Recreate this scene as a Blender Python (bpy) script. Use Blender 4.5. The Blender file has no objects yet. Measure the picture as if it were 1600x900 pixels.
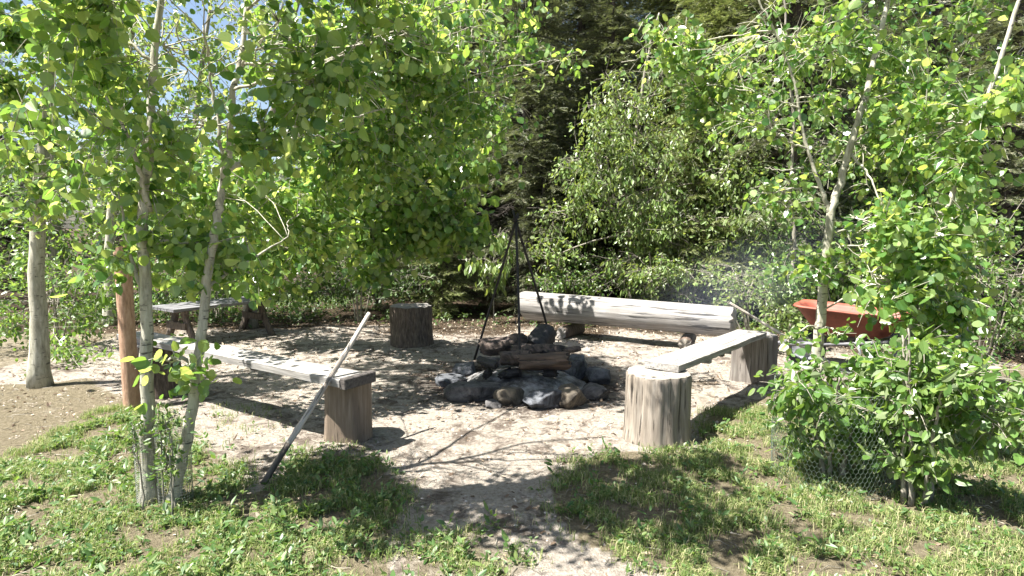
import bpy, math, random
import numpy as np
from mathutils import Vector, noise as mn

# ------------------------------------------------------------------ camera, world, sun, exposure
scene = bpy.context.scene
C = scene.collection
CAM_H = 1.5
PITCH = math.atan(95.0 / 950.0)
FPX = 950.0
cam_d = bpy.data.cameras.new("camera")
cam = bpy.data.objects.new("camera", cam_d)
C.objects.link(cam)
cam.location = (0, 0, CAM_H)
cam.rotation_euler = (math.pi / 2 - PITCH, 0, 0)
cam_d.sensor_width = 36
cam_d.lens = 36 * FPX / 1600
cam_d.clip_end = 3000
cam_d.clip_start = 0.05
scene.camera = cam

SH = (0.50, 0.16)            # shadow offset per metre of height (x, y)
elev = math.atan(1 / math.hypot(*SH))
sd = Vector((-SH[0], -SH[1], 1)).normalized()     # towards the sun
world = bpy.data.worlds.new("World")
scene.world = world
world.use_nodes = True
nt = world.node_tree
bg = nt.nodes["Background"]
sky = nt.nodes.new("ShaderNodeTexSky")
sky.sky_type = 'NISHITA'
sky.sun_disc = False
sky.sun_elevation = elev
sky.sun_rotation = math.atan2(sd.x, sd.y)
sky.air_density = 1.0
sky.dust_density = 2.0
nt.links.new(sky.outputs[0], bg.inputs[0])
bg.inputs[1].default_value = 0.05
sun_d = bpy.data.lights.new("sun", 'SUN')
sun_d.energy = 5.0
sun_d.angle = math.radians(0.53)
sun_d.color = (1.0, 0.955, 0.88)
sun = bpy.data.objects.new("sun", sun_d)
C.objects.link(sun)
sun.rotation_euler = sd.to_track_quat('Z', 'Y').to_euler()
scene.view_settings.view_transform = 'Standard'
scene.view_settings.look = 'None'
scene.view_settings.exposure = 2.08
scene.view_settings.gamma = 1.0
scene.cycles.max_bounces = 8
scene.cycles.diffuse_bounces = 3
scene.cycles.glossy_bounces = 2
scene.cycles.transmission_bounces = 5
scene.cycles.use_denoising = True
scene.cycles.sample_clamp_indirect = 6

# ------------------------------------------------------------------ picture geometry
CP, SP_ = math.cos(PITCH), math.sin(PITCH)

def ray(px, py):
    dx = (px - 800) / FPX; dy = (450 - py) / FPX
    return np.array([dx, CP + dy * SP_, -SP_ + dy * CP])

def P(px, py, Y):
    d = ray(px, py); return np.array([0, 0, CAM_H]) + d * (Y / d[1])

def G(px, py, z=0.0):
    d = ray(px, py); t = (z - CAM_H) / d[2]
    return np.array([d[0] * t, d[1] * t, z])

def to_px(p):
    p = np.asarray(p, float)
    x, y, z = p[..., 0], p[..., 1], p[..., 2] - CAM_H
    f = y * CP - z * SP_; u = y * SP_ + z * CP
    f = np.maximum(f, 0.05)
    return 800 + FPX * x / f, 450 - FPX * u / f

def in_poly(px, py, poly):
    res = np.zeros(np.shape(px), bool); n = len(poly); j = n - 1
    for i in range(n):
        xi, yi = poly[i]; xj, yj = poly[j]
        c = ((yi > py) != (yj > py)) & (px < (xj - xi) * (py - yi) / ((yj - yi) or 1e-9) + xi)
        res ^= c; j = i
    return res

# places on the ground that the sun reaches in the photo, and how much foliage may stand in its way
LIT = [
    ([(585, 655), (700, 640), (970, 635), (1000, 720), (900, 735), (850, 748), (700, 765), (640, 765), (590, 720)], .002),
    ([(1080, 640), (1500, 590), (1500, 900), (1280, 900), (1030, 790), (880, 755), (960, 705), (1090, 700)], .06),
    ([(690, 500), (980, 500), (980, 550), (900, 545), (800, 525), (690, 540)], .04),
    ([(820, 440), (1160, 470), (1180, 580), (960, 575), (900, 540), (820, 530)], .10),
    ([(300, 640), (500, 655), (505, 745), (420, 765), (300, 720)], .18),
    ([(230, 505), (600, 560), (600, 640), (500, 640), (230, 560)], .30),
    ([(960, 490), (1240, 490), (1240, 620), (960, 720)], .03),
    ([(450, 480), (620, 500), (600, 560), (440, 520)], .45),
    ([(740, 820), (900, 850), (860, 900), (760, 900)], .55),
]

def keep_prob(pts, jit, rng):
    q = pts.copy()
    q[:, 0] += SH[0] * pts[:, 2]; q[:, 1] += SH[1] * pts[:, 2]; q[:, 2] = 0
    px, py = to_px(q)
    px = px + rng.normal(0, 9, len(px)) * jit; py = py + rng.normal(0, 4, len(py)) * jit
    k = np.ones(len(px))
    for poly, v in LIT:
        k[in_poly(px, py, poly)] = np.minimum(k[in_poly(px, py, poly)], v)
    return k

# ------------------------------------------------------------------ mesh builder
class MB:
    def __init__(s):
        s.V = []; s.F = []; s.n = 0
    def add(s, v, faces, mi=0):
        """v (n,3); faces: list of int arrays (m,k)"""
        s.V.append(np.asarray(v, float))
        for f in faces:
            f = np.asarray(f, int)
            if len(f): s.F.append((f + s.n, mi))
        s.n += len(v)
    def build(s, name, mats, parent=None, smooth=True):
        me = bpy.data.meshes.new(name)
        V = np.concatenate(s.V); me.vertices.add(len(V)); me.vertices.foreach_set("co", V.ravel().astype(np.float32))
        loops = np.concatenate([f.ravel() for f, _ in s.F])
        tot = np.concatenate([np.full(len(f), f.shape[1]) for f, _ in s.F])
        mi = np.concatenate([np.full(len(f), m) for f, m in s.F])
        start = np.concatenate([[0], np.cumsum(tot)[:-1]])
        me.loops.add(len(loops)); me.loops.foreach_set("vertex_index", loops.astype(np.int32))
        me.polygons.add(len(tot)); me.polygons.foreach_set("loop_start", start.astype(np.int32))
        try: me.polygons.foreach_set("loop_total", tot.astype(np.int32))
        except Exception: pass
        me.polygons.foreach_set("material_index", mi.astype(np.int32))
        me.polygons.foreach_set("use_smooth", np.full(len(tot), smooth))
        if not isinstance(mats, (list, tuple)): mats = [mats]
        for m in mats: me.materials.append(m)
        me.update(calc_edges=True)
        o = bpy.data.objects.new(name, me); C.objects.link(o)
        if parent: o.parent = parent
        return o

def tag(o, label=None, cat=None, group=None, kind=None):
    if label: o["label"] = label
    if cat: o["category"] = cat
    if group: o["group"] = group
    if kind: o["kind"] = kind
    return o

def empty(name, label, cat, loc=(0, 0, 0), rz=0, group=None):
    o = bpy.data.objects.new(name, None); C.objects.link(o)
    o.location = loc; o.rotation_euler = (0, 0, rz); o.empty_display_size = .1
    return tag(o, label, cat, group)

def tube(mb, pts, rad, sides=6, mi=0, cap=True):
    pts = np.asarray(pts, float); n = len(pts)
    rad = np.broadcast_to(np.asarray(rad, float), (n,))
    t = np.gradient(pts, axis=0); t /= np.linalg.norm(t, axis=1)[:, None] + 1e-9
    ref = np.array([0., 0, 1]) if abs(t[:, 2]).mean() < .8 else np.array([1., 0, 0])
    a = np.cross(t, ref); a /= np.linalg.norm(a, axis=1)[:, None] + 1e-9
    b = np.cross(t, a)
    th = np.arange(sides) * 2 * math.pi / sides
    v = pts[:, None] + rad[:, None, None] * (np.cos(th)[None, :, None] * a[:, None] + np.sin(th)[None, :, None] * b[:, None])
    i = np.arange(n - 1)[:, None] * sides; j = np.arange(sides)[None]; k = (j + 1) % sides
    f = np.stack([i + j, i + k, i + sides + k, i + sides + j], -1).reshape(-1, 4)
    fs = [f]
    if cap and sides > 2:
        fs.append(np.arange(sides)[None, ::-1]); fs.append(np.arange(sides)[None] + (n - 1) * sides)
    mb.add(v.reshape(-1, 3), fs, mi)

def smooth_path(pts, n=12, wob=0, rng=None):
    """Catmull-Rom through pts"""
    pts = np.asarray(pts, float)
    Q = np.vstack([2 * pts[0] - pts[1], pts, 2 * pts[-1] - pts[-2]])
    out = []
    m = len(pts) - 1
    ts = np.linspace(0, m, n)
    for t in ts:
        i = min(int(t), m - 1); u = t - i
        p0, p1, p2, p3 = Q[i], Q[i + 1], Q[i + 2], Q[i + 3]
        out.append(.5 * (2 * p1 + (p2 - p0) * u + (2 * p0 - 5 * p1 + 4 * p2 - p3) * u * u + (-p0 + 3 * p1 - 3 * p2 + p3) * u ** 3))
    out = np.array(out)
    if wob and rng is not None:
        w = rng.normal(0, wob, out.shape); w[0] = 0; w[-1] = 0; out += w
    return out

def unit(a):
    return a / (np.linalg.norm(a, axis=-1, keepdims=True) + 1e-9)

def nz(x, y, z=0.0): return mn.noise(Vector((x, y, z)))

def noise_arr(P3, sc=1.0, off=0.0):
    return np.array([mn.noise(Vector((p[0] * sc + off, p[1] * sc + off * .7, p[2] * sc - off))) for p in P3])

# ------------------------------------------------------------------ materials
def new_mat(name):
    m = bpy.data.materials.new(name); m.use_nodes = True
    t = m.node_tree; b = t.nodes["Principled BSDF"]
    return m, t, b

def ramp(t, src, stops, interp='LINEAR'):
    r = t.nodes.new("ShaderNodeValToRGB"); r.color_ramp.interpolation = interp
    el = r.color_ramp.elements
    while len(el) > 1: el.remove(el[-1])
    el[0].position = stops[0][0]; el[0].color = (*stops[0][1], 1)
    for p, c in stops[1:]:
        e = el.new(p); e.color = (*c, 1)
    t.links.new(src, r.inputs[0]); return r.outputs[0]

def noise_n(t, vec, scale, detail=4, rough=.6, dist=0):
    n = t.nodes.new("ShaderNodeTexNoise"); n.inputs['Scale'].default_value = scale
    n.inputs['Detail'].default_value = detail; n.inputs['Roughness'].default_value = rough
    n.inputs['Distortion'].default_value = dist
    if vec is not None: t.links.new(vec, n.inputs['Vector'])
    return n.outputs[0]

def mapping(t, scale, src='Object', loc=(0, 0, 0)):
    tc = t.nodes.new("ShaderNodeTexCoord"); m = t.nodes.new("ShaderNodeMapping")
    m.inputs['Scale'].default_value = scale; m.inputs['Location'].default_value = loc
    t.links.new(tc.outputs[src], m.inputs[0]); return m.outputs[0]

def mixc(t, fac, a, b, mode='MIX'):
    m = t.nodes.new("ShaderNodeMix"); m.data_type = 'RGBA'; m.blend_type = mode
    for s, v in ((0, fac), (6, a), (7, b)):
        if isinstance(v, (int, float)): m.inputs[s].default_value = v
        elif isinstance(v, tuple): m.inputs[s].default_value = (*v, 1)
        else: t.links.new(v, m.inputs[s])
    return m.outputs[2]

def bump(t, b, h, s, d=.01):
    n = t.nodes.new("ShaderNodeBump"); n.inputs['Strength'].default_value = s; n.inputs['Distance'].default_value = d
    t.links.new(h, n.inputs['Height']); t.links.new(n.outputs[0], b.inputs['Normal'])

def leaf_mat(name, stops, tstops, trans=.45, rough=.42, spec=.5, under=None):
    m, t, b = new_mat(name)
    g = t.nodes.new("ShaderNodeNewGeometry")
    col = ramp(t, g.outputs['Random Per Island'], stops)
    tcol = ramp(t, g.outputs['Random Per Island'], tstops)
    if under: col = mixc(t, g.outputs['Backfacing'], col, under)
    t.links.new(col, b.inputs['Base Color']); b.inputs['Roughness'].default_value = rough
    b.inputs['Specular IOR Level'].default_value = spec
    tr = t.nodes.new("ShaderNodeBsdfTranslucent"); t.links.new(tcol, tr.inputs[0])
    mx = t.nodes.new("ShaderNodeMixShader"); mx.inputs[0].default_value = trans
    t.links.new(b.outputs[0], mx.inputs[1]); t.links.new(tr.outputs[0], mx.inputs[2])
    t.links.new(mx.outputs[0], t.nodes["Material Output"].inputs[0])
    return m

M = {}
M['aspen_leaf'] = leaf_mat('aspen_leaf', [(0, (.040, .105, .026)), (.4, (.075, .165, .040)), (.75, (.135, .235, .065)), (1, (.26, .35, .12))],
                           [(0, (.14, .29, .04)), (.45, (.30, .48, .06)), (.8, (.55, .66, .12)), (1, (.70, .78, .20))], .47, .27, .65, (.18, .27, .11))
M['bush_leaf'] = leaf_mat('bush_leaf', [(0, (.055, .12, .03)), (.6, (.10, .185, .045)), (1, (.18, .25, .07))],
                          [(0, (.13, .27, .03)), (1, (.36, .52, .07))], .40, .36, .5, (.20, .25, .13))
M['maple_leaf'] = leaf_mat('maple_leaf', [(0, (.10, .17, .045)), (.6, (.16, .24, .07)), (1, (.25, .32, .12))],
                           [(0, (.18, .28, .04)), (1, (.40, .48, .08))], .40, .36, .5, (.22, .27, .14))
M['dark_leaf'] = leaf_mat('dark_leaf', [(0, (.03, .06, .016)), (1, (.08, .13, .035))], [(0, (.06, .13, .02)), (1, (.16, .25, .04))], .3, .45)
M['spruce_needle'] = leaf_mat('spruce_needle', [(0, (.06, .08, .045)), (.5, (.125, .145, .08)), (.9, (.20, .21, .12)), (1, (.42, .37, .27))],
                              [(0, (.09, .12, .04)), (1, (.22, .25, .08))], .28, .55, .4)
M['olive_needle'] = leaf_mat('olive_needle', [(0, (.11, .15, .05)), (.5, (.20, .24, .09)), (1, (.36, .36, .17))],
                             [(0, (.12, .17, .04)), (1, (.27, .31, .08))], .3, .5, .4)
M['grass_blade'] = leaf_mat('grass_blade', [(0, (.075, .13, .035)), (.35, (.14, .20, .06)), (.65, (.26, .29, .11)), (1, (.48, .43, .27))],
                            [(0, (.12, .24, .03)), (.7, (.28, .40, .06)), (1, (.45, .42, .2))], .35, .5, .35)
M['weed_leaf'] = leaf_mat('weed_leaf', [(0, (.045, .10, .03)), (.6, (.08, .15, .04)), (1, (.17, .22, .07))],
                          [(0, (.10, .22, .03)), (1, (.28, .42, .06))], .33, .45)
M['litter'] = leaf_mat('litter', [(0, (.08, .055, .038)), (.5, (.18, .13, .09)), (.8, (.30, .24, .175)), (1, (.46, .41, .33))],
                       [(0, (.10, .06, .03)), (1, (.3, .2, .1))], .12, .7, .2)

def bark_mat(name, c0, c1, c2, vs=1.0, spots=False):
    m, t, b = new_mat(name)
    v = mapping(t, (14 * vs, 14 * vs, 3 * vs)); n1 = noise_n(t, v, 2.2, 6, .65)
    col = ramp(t, n1, [(.3, c0), (.5, c1), (.72, c2)])
    if spots:
        v2 = mapping(t, (10, 10, 34)); n2 = noise_n(t, v2, 1.6, 3, .6)
        k = ramp(t, n2, [(.60, (0, 0, 0)), (.68, (1, 1, 1))])
        col = mixc(t, k, col, (.07, .065, .055))
    t.links.new(col, b.inputs['Base Color']); b.inputs['Roughness'].default_value = .85
    bump(t, b, n1, .7, .01)
    return m
M['aspen_bark'] = bark_mat('aspen_bark', (.16, .15, .11), (.33, .32, .25), (.50, .48, .40), 1.0, True)
M['grey_twig'] = bark_mat('grey_twig', (.13, .115, .09), (.24, .22, .18), (.36, .33, .28), 2)
M['spruce_bark'] = bark_mat('spruce_bark', (.03, .024, .02), (.06, .05, .042), (.11, .095, .085), 1.5)
M['brown_bark'] = bark_mat('brown_bark', (.030, .022, .018), (.085, .064, .050), (.18, .145, .115), 1.6)
M['rust_post'] = bark_mat('rust_post', (.20, .12, .075), (.34, .21, .135), (.46, .32, .23), 1.6)

def wood_mat(name, axis, cols, fine=60, dark=.35, crack=(.585, .64), knots=False):
    """weathered wood with grain along axis 0,1,2 of the object"""
    m, t, b = new_mat(name)
    s = [fine] * 3; s[axis] = fine * .075
    s2 = [40.] * 3; s2[axis] = 1.8
    n1 = noise_n(t, mapping(t, tuple(s)), 1.0, 4, .6)
    n2 = noise_n(t, mapping(t, tuple(s2), loc=(3, 1, 7)), 1.0, 5, .6, .3)
    n3 = noise_n(t, mapping(t, (3, 3, 3)), 1.0, 4, .6)
    col = ramp(t, n1, [(.25, cols[0]), (.5, cols[1]), (.75, cols[2])])
    k = ramp(t, n2, [(crack[0], (0, 0, 0)), (crack[1], (1, 1, 1))])
    col = mixc(t, k, col, tuple(c * dark for c in cols[0]))
    k3 = ramp(t, n3, [(.35, (0, 0, 0)), (.7, (1, 1, 1))])
    col2 = mixc(t, .55, col, cols[3]); col = mixc(t, k3, col, col2)
    t.links.new(col, b.inputs['Base Color']); b.inputs['Roughness'].default_value = .8
    ad = t.nodes.new("ShaderNodeMath"); ad.operation = 'SUBTRACT'; t.links.new(n1, ad.inputs[0]); t.links.new(k, ad.inputs[1])
    bump(t, b, ad.outputs[0], .6, .006)
    return m
M['weathered_plank'] = wood_mat('weathered_plank', 0, [(.11, .107, .102), (.25, .243, .232), (.40, .39, .375), (.20, .18, .155)])
M['plank_dark'] = wood_mat('plank_dark', 0, [(.035, .03, .028), (.075, .065, .06), (.13, .12, .11), (.06, .05, .045)])
M['log_bleached'] = wood_mat('log_bleached', 0, [(.10, .096, .092), (.24, .23, .22), (.42, .405, .39), (.17, .155, .14)], 30, .18, (.56, .615))
M['stump_side'] = wood_mat('stump_side', 2, [(.10, .08, .062), (.22, .19, .155), (.35, .31, .265), (.19, .155, .12)], 52, .22, (.575, .62))
M['stump_side_tan'] = wood_mat('stump_side_tan', 2, [(.085, .062, .045), (.19, .145, .105), (.30, .24, .185), (.13, .105, .078)], 36)
M['stump_side_dark'] = wood_mat('stump_side_dark', 2, [(.07, .06, .055), (.16, .145, .13), (.27, .25, .23), (.12, .09, .07)], 34)
M['table_top'] = wood_mat('table_top', 0, [(.06, .06, .065), (.13, .13, .14), (.24, .245, .26), (.10, .095, .095)])
M['pole_wood'] = wood_mat('pole_wood', 2, [(.24, .21, .18), (.42, .39, .35), (.56, .53, .49), (.34, .29, .24)], 50)
M['pole_dark'] = wood_mat('pole_dark', 2, [(.03, .026, .022), (.07, .06, .05), (.16, .14, .12), (.05, .04, .035)], 50)
M['barrow_wood'] = wood_mat('barrow_wood', 0, [(.08, .08, .09), (.15, .15, .165), (.24, .24, .26), (.12, .115, .12)])

def cut_mat(name, base, dark):
    """end grain: growth rings and radial cracks round the object's own axis (z, disc centred at origin)"""
    m, t, b = new_mat(name)
    tc = t.nodes.new("ShaderNodeTexCoord"); sx = t.nodes.new("ShaderNodeSeparateXYZ"); t.links.new(tc.outputs['Object'], sx.inputs[0])
    def math_n(op, a, b_=None):
        n = t.nodes.new("ShaderNodeMath"); n.operation = op
        for i, v in enumerate((a, b_)):
            if v is None: continue
            if isinstance(v, (int, float)): n.inputs[i].default_value = v
            else: t.links.new(v, n.inputs[i])
        return n.outputs[0]
    r = math_n('SQRT', math_n('ADD', math_n('MULTIPLY', sx.outputs[0], sx.outputs[0]), math_n('MULTIPLY', sx.outputs[1], sx.outputs[1])))
    ang = math_n('ARCTAN2', sx.outputs[1], sx.outputs[0])
    wob = noise_n(t, tc.outputs['Object'], 6, 3)
    rr = math_n('ADD', math_n('MULTIPLY', r, 420), math_n('MULTIPLY', wob, 9))
    ring = math_n('SINE', rr)
    cx = t.nodes.new("ShaderNodeCombineXYZ"); t.links.new(math_n('COSINE', ang), cx.inputs[0]); t.links.new(math_n('SINE', ang), cx.inputs[1]); t.links.new(math_n('MULTIPLY', r, .8), cx.inputs[2])
    cr = noise_n(t, cx.outputs[0], 7, 2, .6)
    k = ramp(t, cr, [(.60, (0, 0, 0)), (.66, (1, 1, 1))])
    col = ramp(t, ring, [(0, tuple(c * .75 for c in base)), (1, base)])
    n3 = noise_n(t, tc.outputs['Object'], 9, 5)
    col = mixc(t, ramp(t, n3, [(.35, (0, 0, 0)), (.7, (.6, .6, .6))]), col, dark)
    col = mixc(t, k, col, tuple(c * .3 for c in dark))
    t.links.new(col, b.inputs['Base Color']); b.inputs['Roughness'].default_value = .85
    return m
M['cut_grey'] = cut_mat('cut_grey', (.29, .265, .23), (.17, .155, .13))
M['cut_dark'] = cut_mat('cut_dark', (.30, .28, .26), (.15, .135, .12))
M['cut_tan'] = cut_mat('cut_tan', (.42, .36, .28), (.26, .21, .16))

def plain(name, col, rough=.6, metal=0, nscale=20, var=.35, bs=.2):
    m, t, b = new_mat(name)
    n = noise_n(t, mapping(t, (1, 1, 1)), nscale, 5, .65)
    c = ramp(t, n, [(.3, tuple(x * (1 - var) for x in col)), (.7, tuple(min(1, x * (1 + var)) for x in col))])
    t.links.new(c, b.inputs['Base Color']); b.inputs['Roughness'].default_value = rough; b.inputs['Metallic'].default_value = metal
    bump(t, b, n, bs, .01)
    return m
M['iron'] = plain('iron', (.018, .017, .018), .6, .3)
M['tyre'] = plain('tyre', (.02, .022, .03), .75)
M['red_paint'] = plain('red_paint', (.22, .058, .035), .6, 0, 6, .45, .05)
M['grey_steel'] = plain('grey_steel', (.22, .23, .26), .5, .4)
M['wire'] = plain('wire', (.30, .31, .30), .4, .7, 60, .2)
M['green_wire'] = plain('green_wire', (.20, .25, .21), .45, .5, 60, .2)
M['char'] = plain('char', (.020, .019, .020), .7, 0, 30, .6, .8)
M['ash'] = plain('ash', (.34, .33, .33), .9, 0, 40, .45, .6)
M['rope'] = plain('rope', (.2, .17, .12), .8)

def stone_mat(name, a, b_, soot):
    m, t, b = new_mat(name)
    v = mapping(t, (1, 1, 1)); n1 = noise_n(t, v, 13, 8, .75); n2 = noise_n(t, v, 6, 6, .7, .8)
    col = ramp(t, n1, [(.3, a), (.7, b_)])
    col = mixc(t, ramp(t, n2, [(.42, (0, 0, 0)), (.60, (1, 1, 1))]), col, soot)
    t.links.new(col, b.inputs['Base Color']); b.inputs['Roughness'].default_value = .9
    bump(t, b, n1, .9, .02)
    return m
M['stone_grey'] = stone_mat('stone_grey', (.045, .043, .043), (.15, .142, .14), (.018, .017, .018))
M['stone_blue'] = stone_mat('stone_blue', (.045, .049, .058), (.14, .148, .165), (.018, .018, .02))
M['stone_tan'] = stone_mat('stone_tan', (.07, .057, .042), (.17, .142, .105), (.025, .022, .018))
M['burnt_log'] = stone_mat('burnt_log', (.05, .038, .032), (.16, .12, .10), (.016, .015, .015))
M['brown_log'] = wood_mat('brown_log', 0, [(.035, .025, .019), (.09, .062, .044), (.19, .125, .085), (.03, .026, .024)], 40)

# ------------------------------------------------------------------ ground sheet
GRASS = [
    ([(850, 765), (900, 740), (960, 705), (1090, 700), (1110, 640), (1216, 615), (1400, 570), (1900, 560), (2400, 1200), (1250, 1200), (1050, 900), (930, 830)], 1.0),
    ([(-900, 600), (150, 600), (250, 660), (330, 700), (400, 770), (470, 715), (560, 715), (620, 755), (640, 850), (600, 900), (560, 1200), (-1200, 1200)], .95),
    ([(655, 825), (790, 825), (850, 875), (790, 905), (820, 1200), (640, 1200), (640, 900)], .7),
    ([(1085, 605), (1150, 600), (1130, 640), (1090, 640)], .5),
    ([(320, 560), (420, 600), (430, 680), (330, 660)], .18),
]

def grass_density(px, py):
    d = np.zeros(np.shape(px))
    for poly, v in GRASS: d = np.maximum(d, np.where(in_poly(px, py, poly), v, 0))
    return d

xs_in = np.arange(-5.2, 5.21, .045); ys_in = np.arange(1.2, 11.0, .045)
ext = 5.2 + np.cumsum(.06 * 1.16 ** np.arange(46))
xs = np.concatenate([-ext[::-1], xs_in, ext])
ys = np.concatenate([1.2 - np.cumsum(.06 * 1.2 ** np.arange(30))[::-1], ys_in, 11.0 + np.cumsum(.06 * 1.16 ** np.arange(46))])
XX, YY = np.meshgrid(xs, ys)
PITX, PITY = G(815, 600)[0], 5.85

def gz(x, y):
    """height of the ground"""
    r = .035 * nz(x * .6, y * .6, 3.1) + .014 * nz(x * 2.3, y * 2.3, 8) + .006 * nz(x * 7, y * 7, 1)
    return r
ZZ = np.array([gz(a, b) if abs(a) < 30 and b < 40 else 0 for a, b in zip(XX.ravel(), YY.ravel())])
# broad swell out in the woods
far = np.clip((YY.ravel() - 11) / 30, 0, 1); ZZ = ZZ + far * .6
pp = np.stack([XX.ravel(), YY.ravel(), np.zeros(XX.size)], 1)
gpx, gpy = to_px(np.where(pp[:, 1:2] < 1.2, [[0, -50, 0]], pp))
wx = np.array([nz(a * 1.3, b * 1.3, 5) for a, b in zip(XX.ravel(), YY.ravel())]); wy = np.array([nz(a * 1.3, b * 1.3, 15) for a, b in zip(XX.ravel(), YY.ravel())])
gr = grass_density(gpx + 45 * wx, gpy + 24 * wy)
gr[pp[:, 1] < 1.6] = .6
gr[(np.abs(pp[:, 0]) > 5.5) & (pp[:, 1] < 9)] = .8
ash = np.exp(-(((pp[:, 0] - PITX) / 1.05) ** 2 + ((pp[:, 1] - PITY) / .95) ** 2) ** 1.5)
BX = [(-60, 9), (-4, 8.9), (-2.6, 9.2), (-1.4, 8.7), (0, 8.75), (1.5, 9.0), (3, 8.2), (4.6, 7.4), (6, 7), (60, 7)]
edge = np.interp(pp[:, 0], [b[0] for b in BX], [b[1] for b in BX])
forest = np.clip((pp[:, 1] - edge + .7 + .9 * wx) / .8, 0, 1)
mb = MB()
nx, ny = len(xs), len(ys)
i = np.arange(ny - 1)[:, None] * nx; j = np.arange(nx - 1)[None]
F = np.stack([i + j, i + j + 1, i + nx + j + 1, i + nx + j], -1).reshape(-1, 4)
mb.add(np.stack([XX.ravel(), YY.ravel(), ZZ], 1), [F])
m, t, b = new_mat('ground_soil')
pos = t.nodes.new("ShaderNodeNewGeometry").outputs['Position']
at = t.nodes.new("ShaderNodeVertexColor"); at.layer_name = 'zone'
sp = t.nodes.new("ShaderNodeSeparateColor"); t.links.new(at.outputs[0], sp.inputs[0])
n1 = noise_n(t, pos, 1.6, 8, .65, .4); n2 = noise_n(t, pos, 42, 6, .75); n3 = noise_n(t, pos, 7, 6, .7, .6); n4 = noise_n(t, pos, 150, 3, .7)
sand = ramp(t, n2, [(.28, (.19, .155, .122)), (.45, (.39, .342, .288)), (.7, (.60, .55, .485))])
brown = ramp(t, n2, [(.3, (.060, .043, .033)), (.55, (.135, .105, .083)), (.8, (.28, .23, .19))])
n1m = t.nodes.new('ShaderNodeMath'); n1m.operation = 'MULTIPLY_ADD'; t.links.new(n1, n1m.inputs[0]); n1m.inputs[1].default_value = .7; t.links.new(n3, n1m.inputs[2])
pk = ramp(t, n1m.outputs[0], [(.84, (0, 0, 0)), (.98, (.85, .85, .85))])
col = mixc(t, pk, sand, brown)
grs = ramp(t, n2, [(.3, (.10, .085, .05)), (.55, (.23, .195, .13)), (.8, (.40, .35, .26))])
def fac(src, lo, hi):
    a = t.nodes.new("ShaderNodeMath"); a.operation = 'ADD'; t.links.new(src, a.inputs[0])
    s = t.nodes.new("ShaderNodeMath"); s.operation = 'MULTIPLY_ADD'; t.links.new(n3, s.inputs[0]); s.inputs[1].default_value = .9; s.inputs[2].default_value = -.45
    t.links.new(s.outputs[0], a.inputs[1])
    return ramp(t, a.outputs[0], [(lo, (0, 0, 0)), (hi, (1, 1, 1))])
col = mixc(t, fac(sp.outputs[0], .4, .9), col, grs)
ashc = ramp(t, n2, [(.3, (.022, .016, .013)), (.55, (.062, .047, .040)), (.8, (.17, .14, .12))])
col = mixc(t, fac(sp.outputs[1], .12, .62), col, ashc)
frc = ramp(t, n2, [(.3, (.03, .02, .014)), (.55, (.075, .055, .035)), (.8, (.17, .125, .08))])
col = mixc(t, fac(sp.outputs[2], .3, .7), col, frc)
t.links.new(col, b.inputs['Base Color']); b.inputs['Roughness'].default_value = .95; b.inputs['Specular IOR Level'].default_value = .15
sm = t.nodes.new("ShaderNodeMath"); sm.operation = 'ADD'; t.links.new(n2, sm.inputs[0]); t.links.new(n4, sm.inputs[1])
bump(t, b, sm.outputs[0], 1.0, .03)
ground = mb.build('ground', m)
tag(ground, 'sandy trodden clearing floor turning to grass and forest soil', None, None, 'structure')
ca = ground.data.color_attributes.new('zone', 'FLOAT_COLOR', 'POINT')
arr = np.stack([gr, ash, forest, np.ones_like(gr)], 1).astype(np.float32)
ca.data.foreach_set('color', arr.ravel())

# ------------------------------------------------------------------ leaves
T_ASPEN = (np.array([(0, 0), (.34, .10), (.50, .38), (.36, .74), (0, 1), (-.36, .74), (-.50, .38), (-.34, .10)]), .22)
T_OVATE = (np.array([(0, 0), (.22, .18), (.30, .42), (.20, .75), (0, 1), (-.20, .75), (-.30, .42), (-.22, .18)]), .25)
T_LANCE = (np.array([(0, 0), (.15, .2), (.21, .45), (.13, .75), (0, 1), (-.13, .75), (-.21, .45), (-.15, .2)]), .3)

def add_leaves(mb, base, vdir, ndir, size, tmpl, rng, curl=.15):
    uv, fold = tmpl; N = len(base)
    v = unit(vdir); u = unit(np.cross(v, ndir)); w = np.cross(u, v)
    fo = fold * rng.uniform(.2, 1.6, N); cu = rng.normal(0, curl, N)
    U, Vv = uv[:, 0], uv[:, 1]
    W = np.abs(U)[None] * fo[:, None] - (Vv ** 2)[None] * cu[:, None]
    wd = rng.uniform(.85, 1.12, N)
    co = base[:, None] + size[:, None, None] * (U[None, :, None] * wd[:, None, None] * u[:, None] + Vv[None, :, None] * v[:, None] + W[..., None] * w[:, None])
    k = np.arange(N)[:, None] * 8
    f = np.concatenate([k + np.array([[0, 1, 2, 3, 4]]), k + np.array([[4, 5, 6, 7, 0]])])
    mb.add(co.reshape(-1, 3), [f])

def blob(px, py, Y, rpx, rpy, ry, n):
    return (P(px, py, Y), np.array([rpx * Y / FPX, ry, rpy * Y / FPX]), n)

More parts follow.
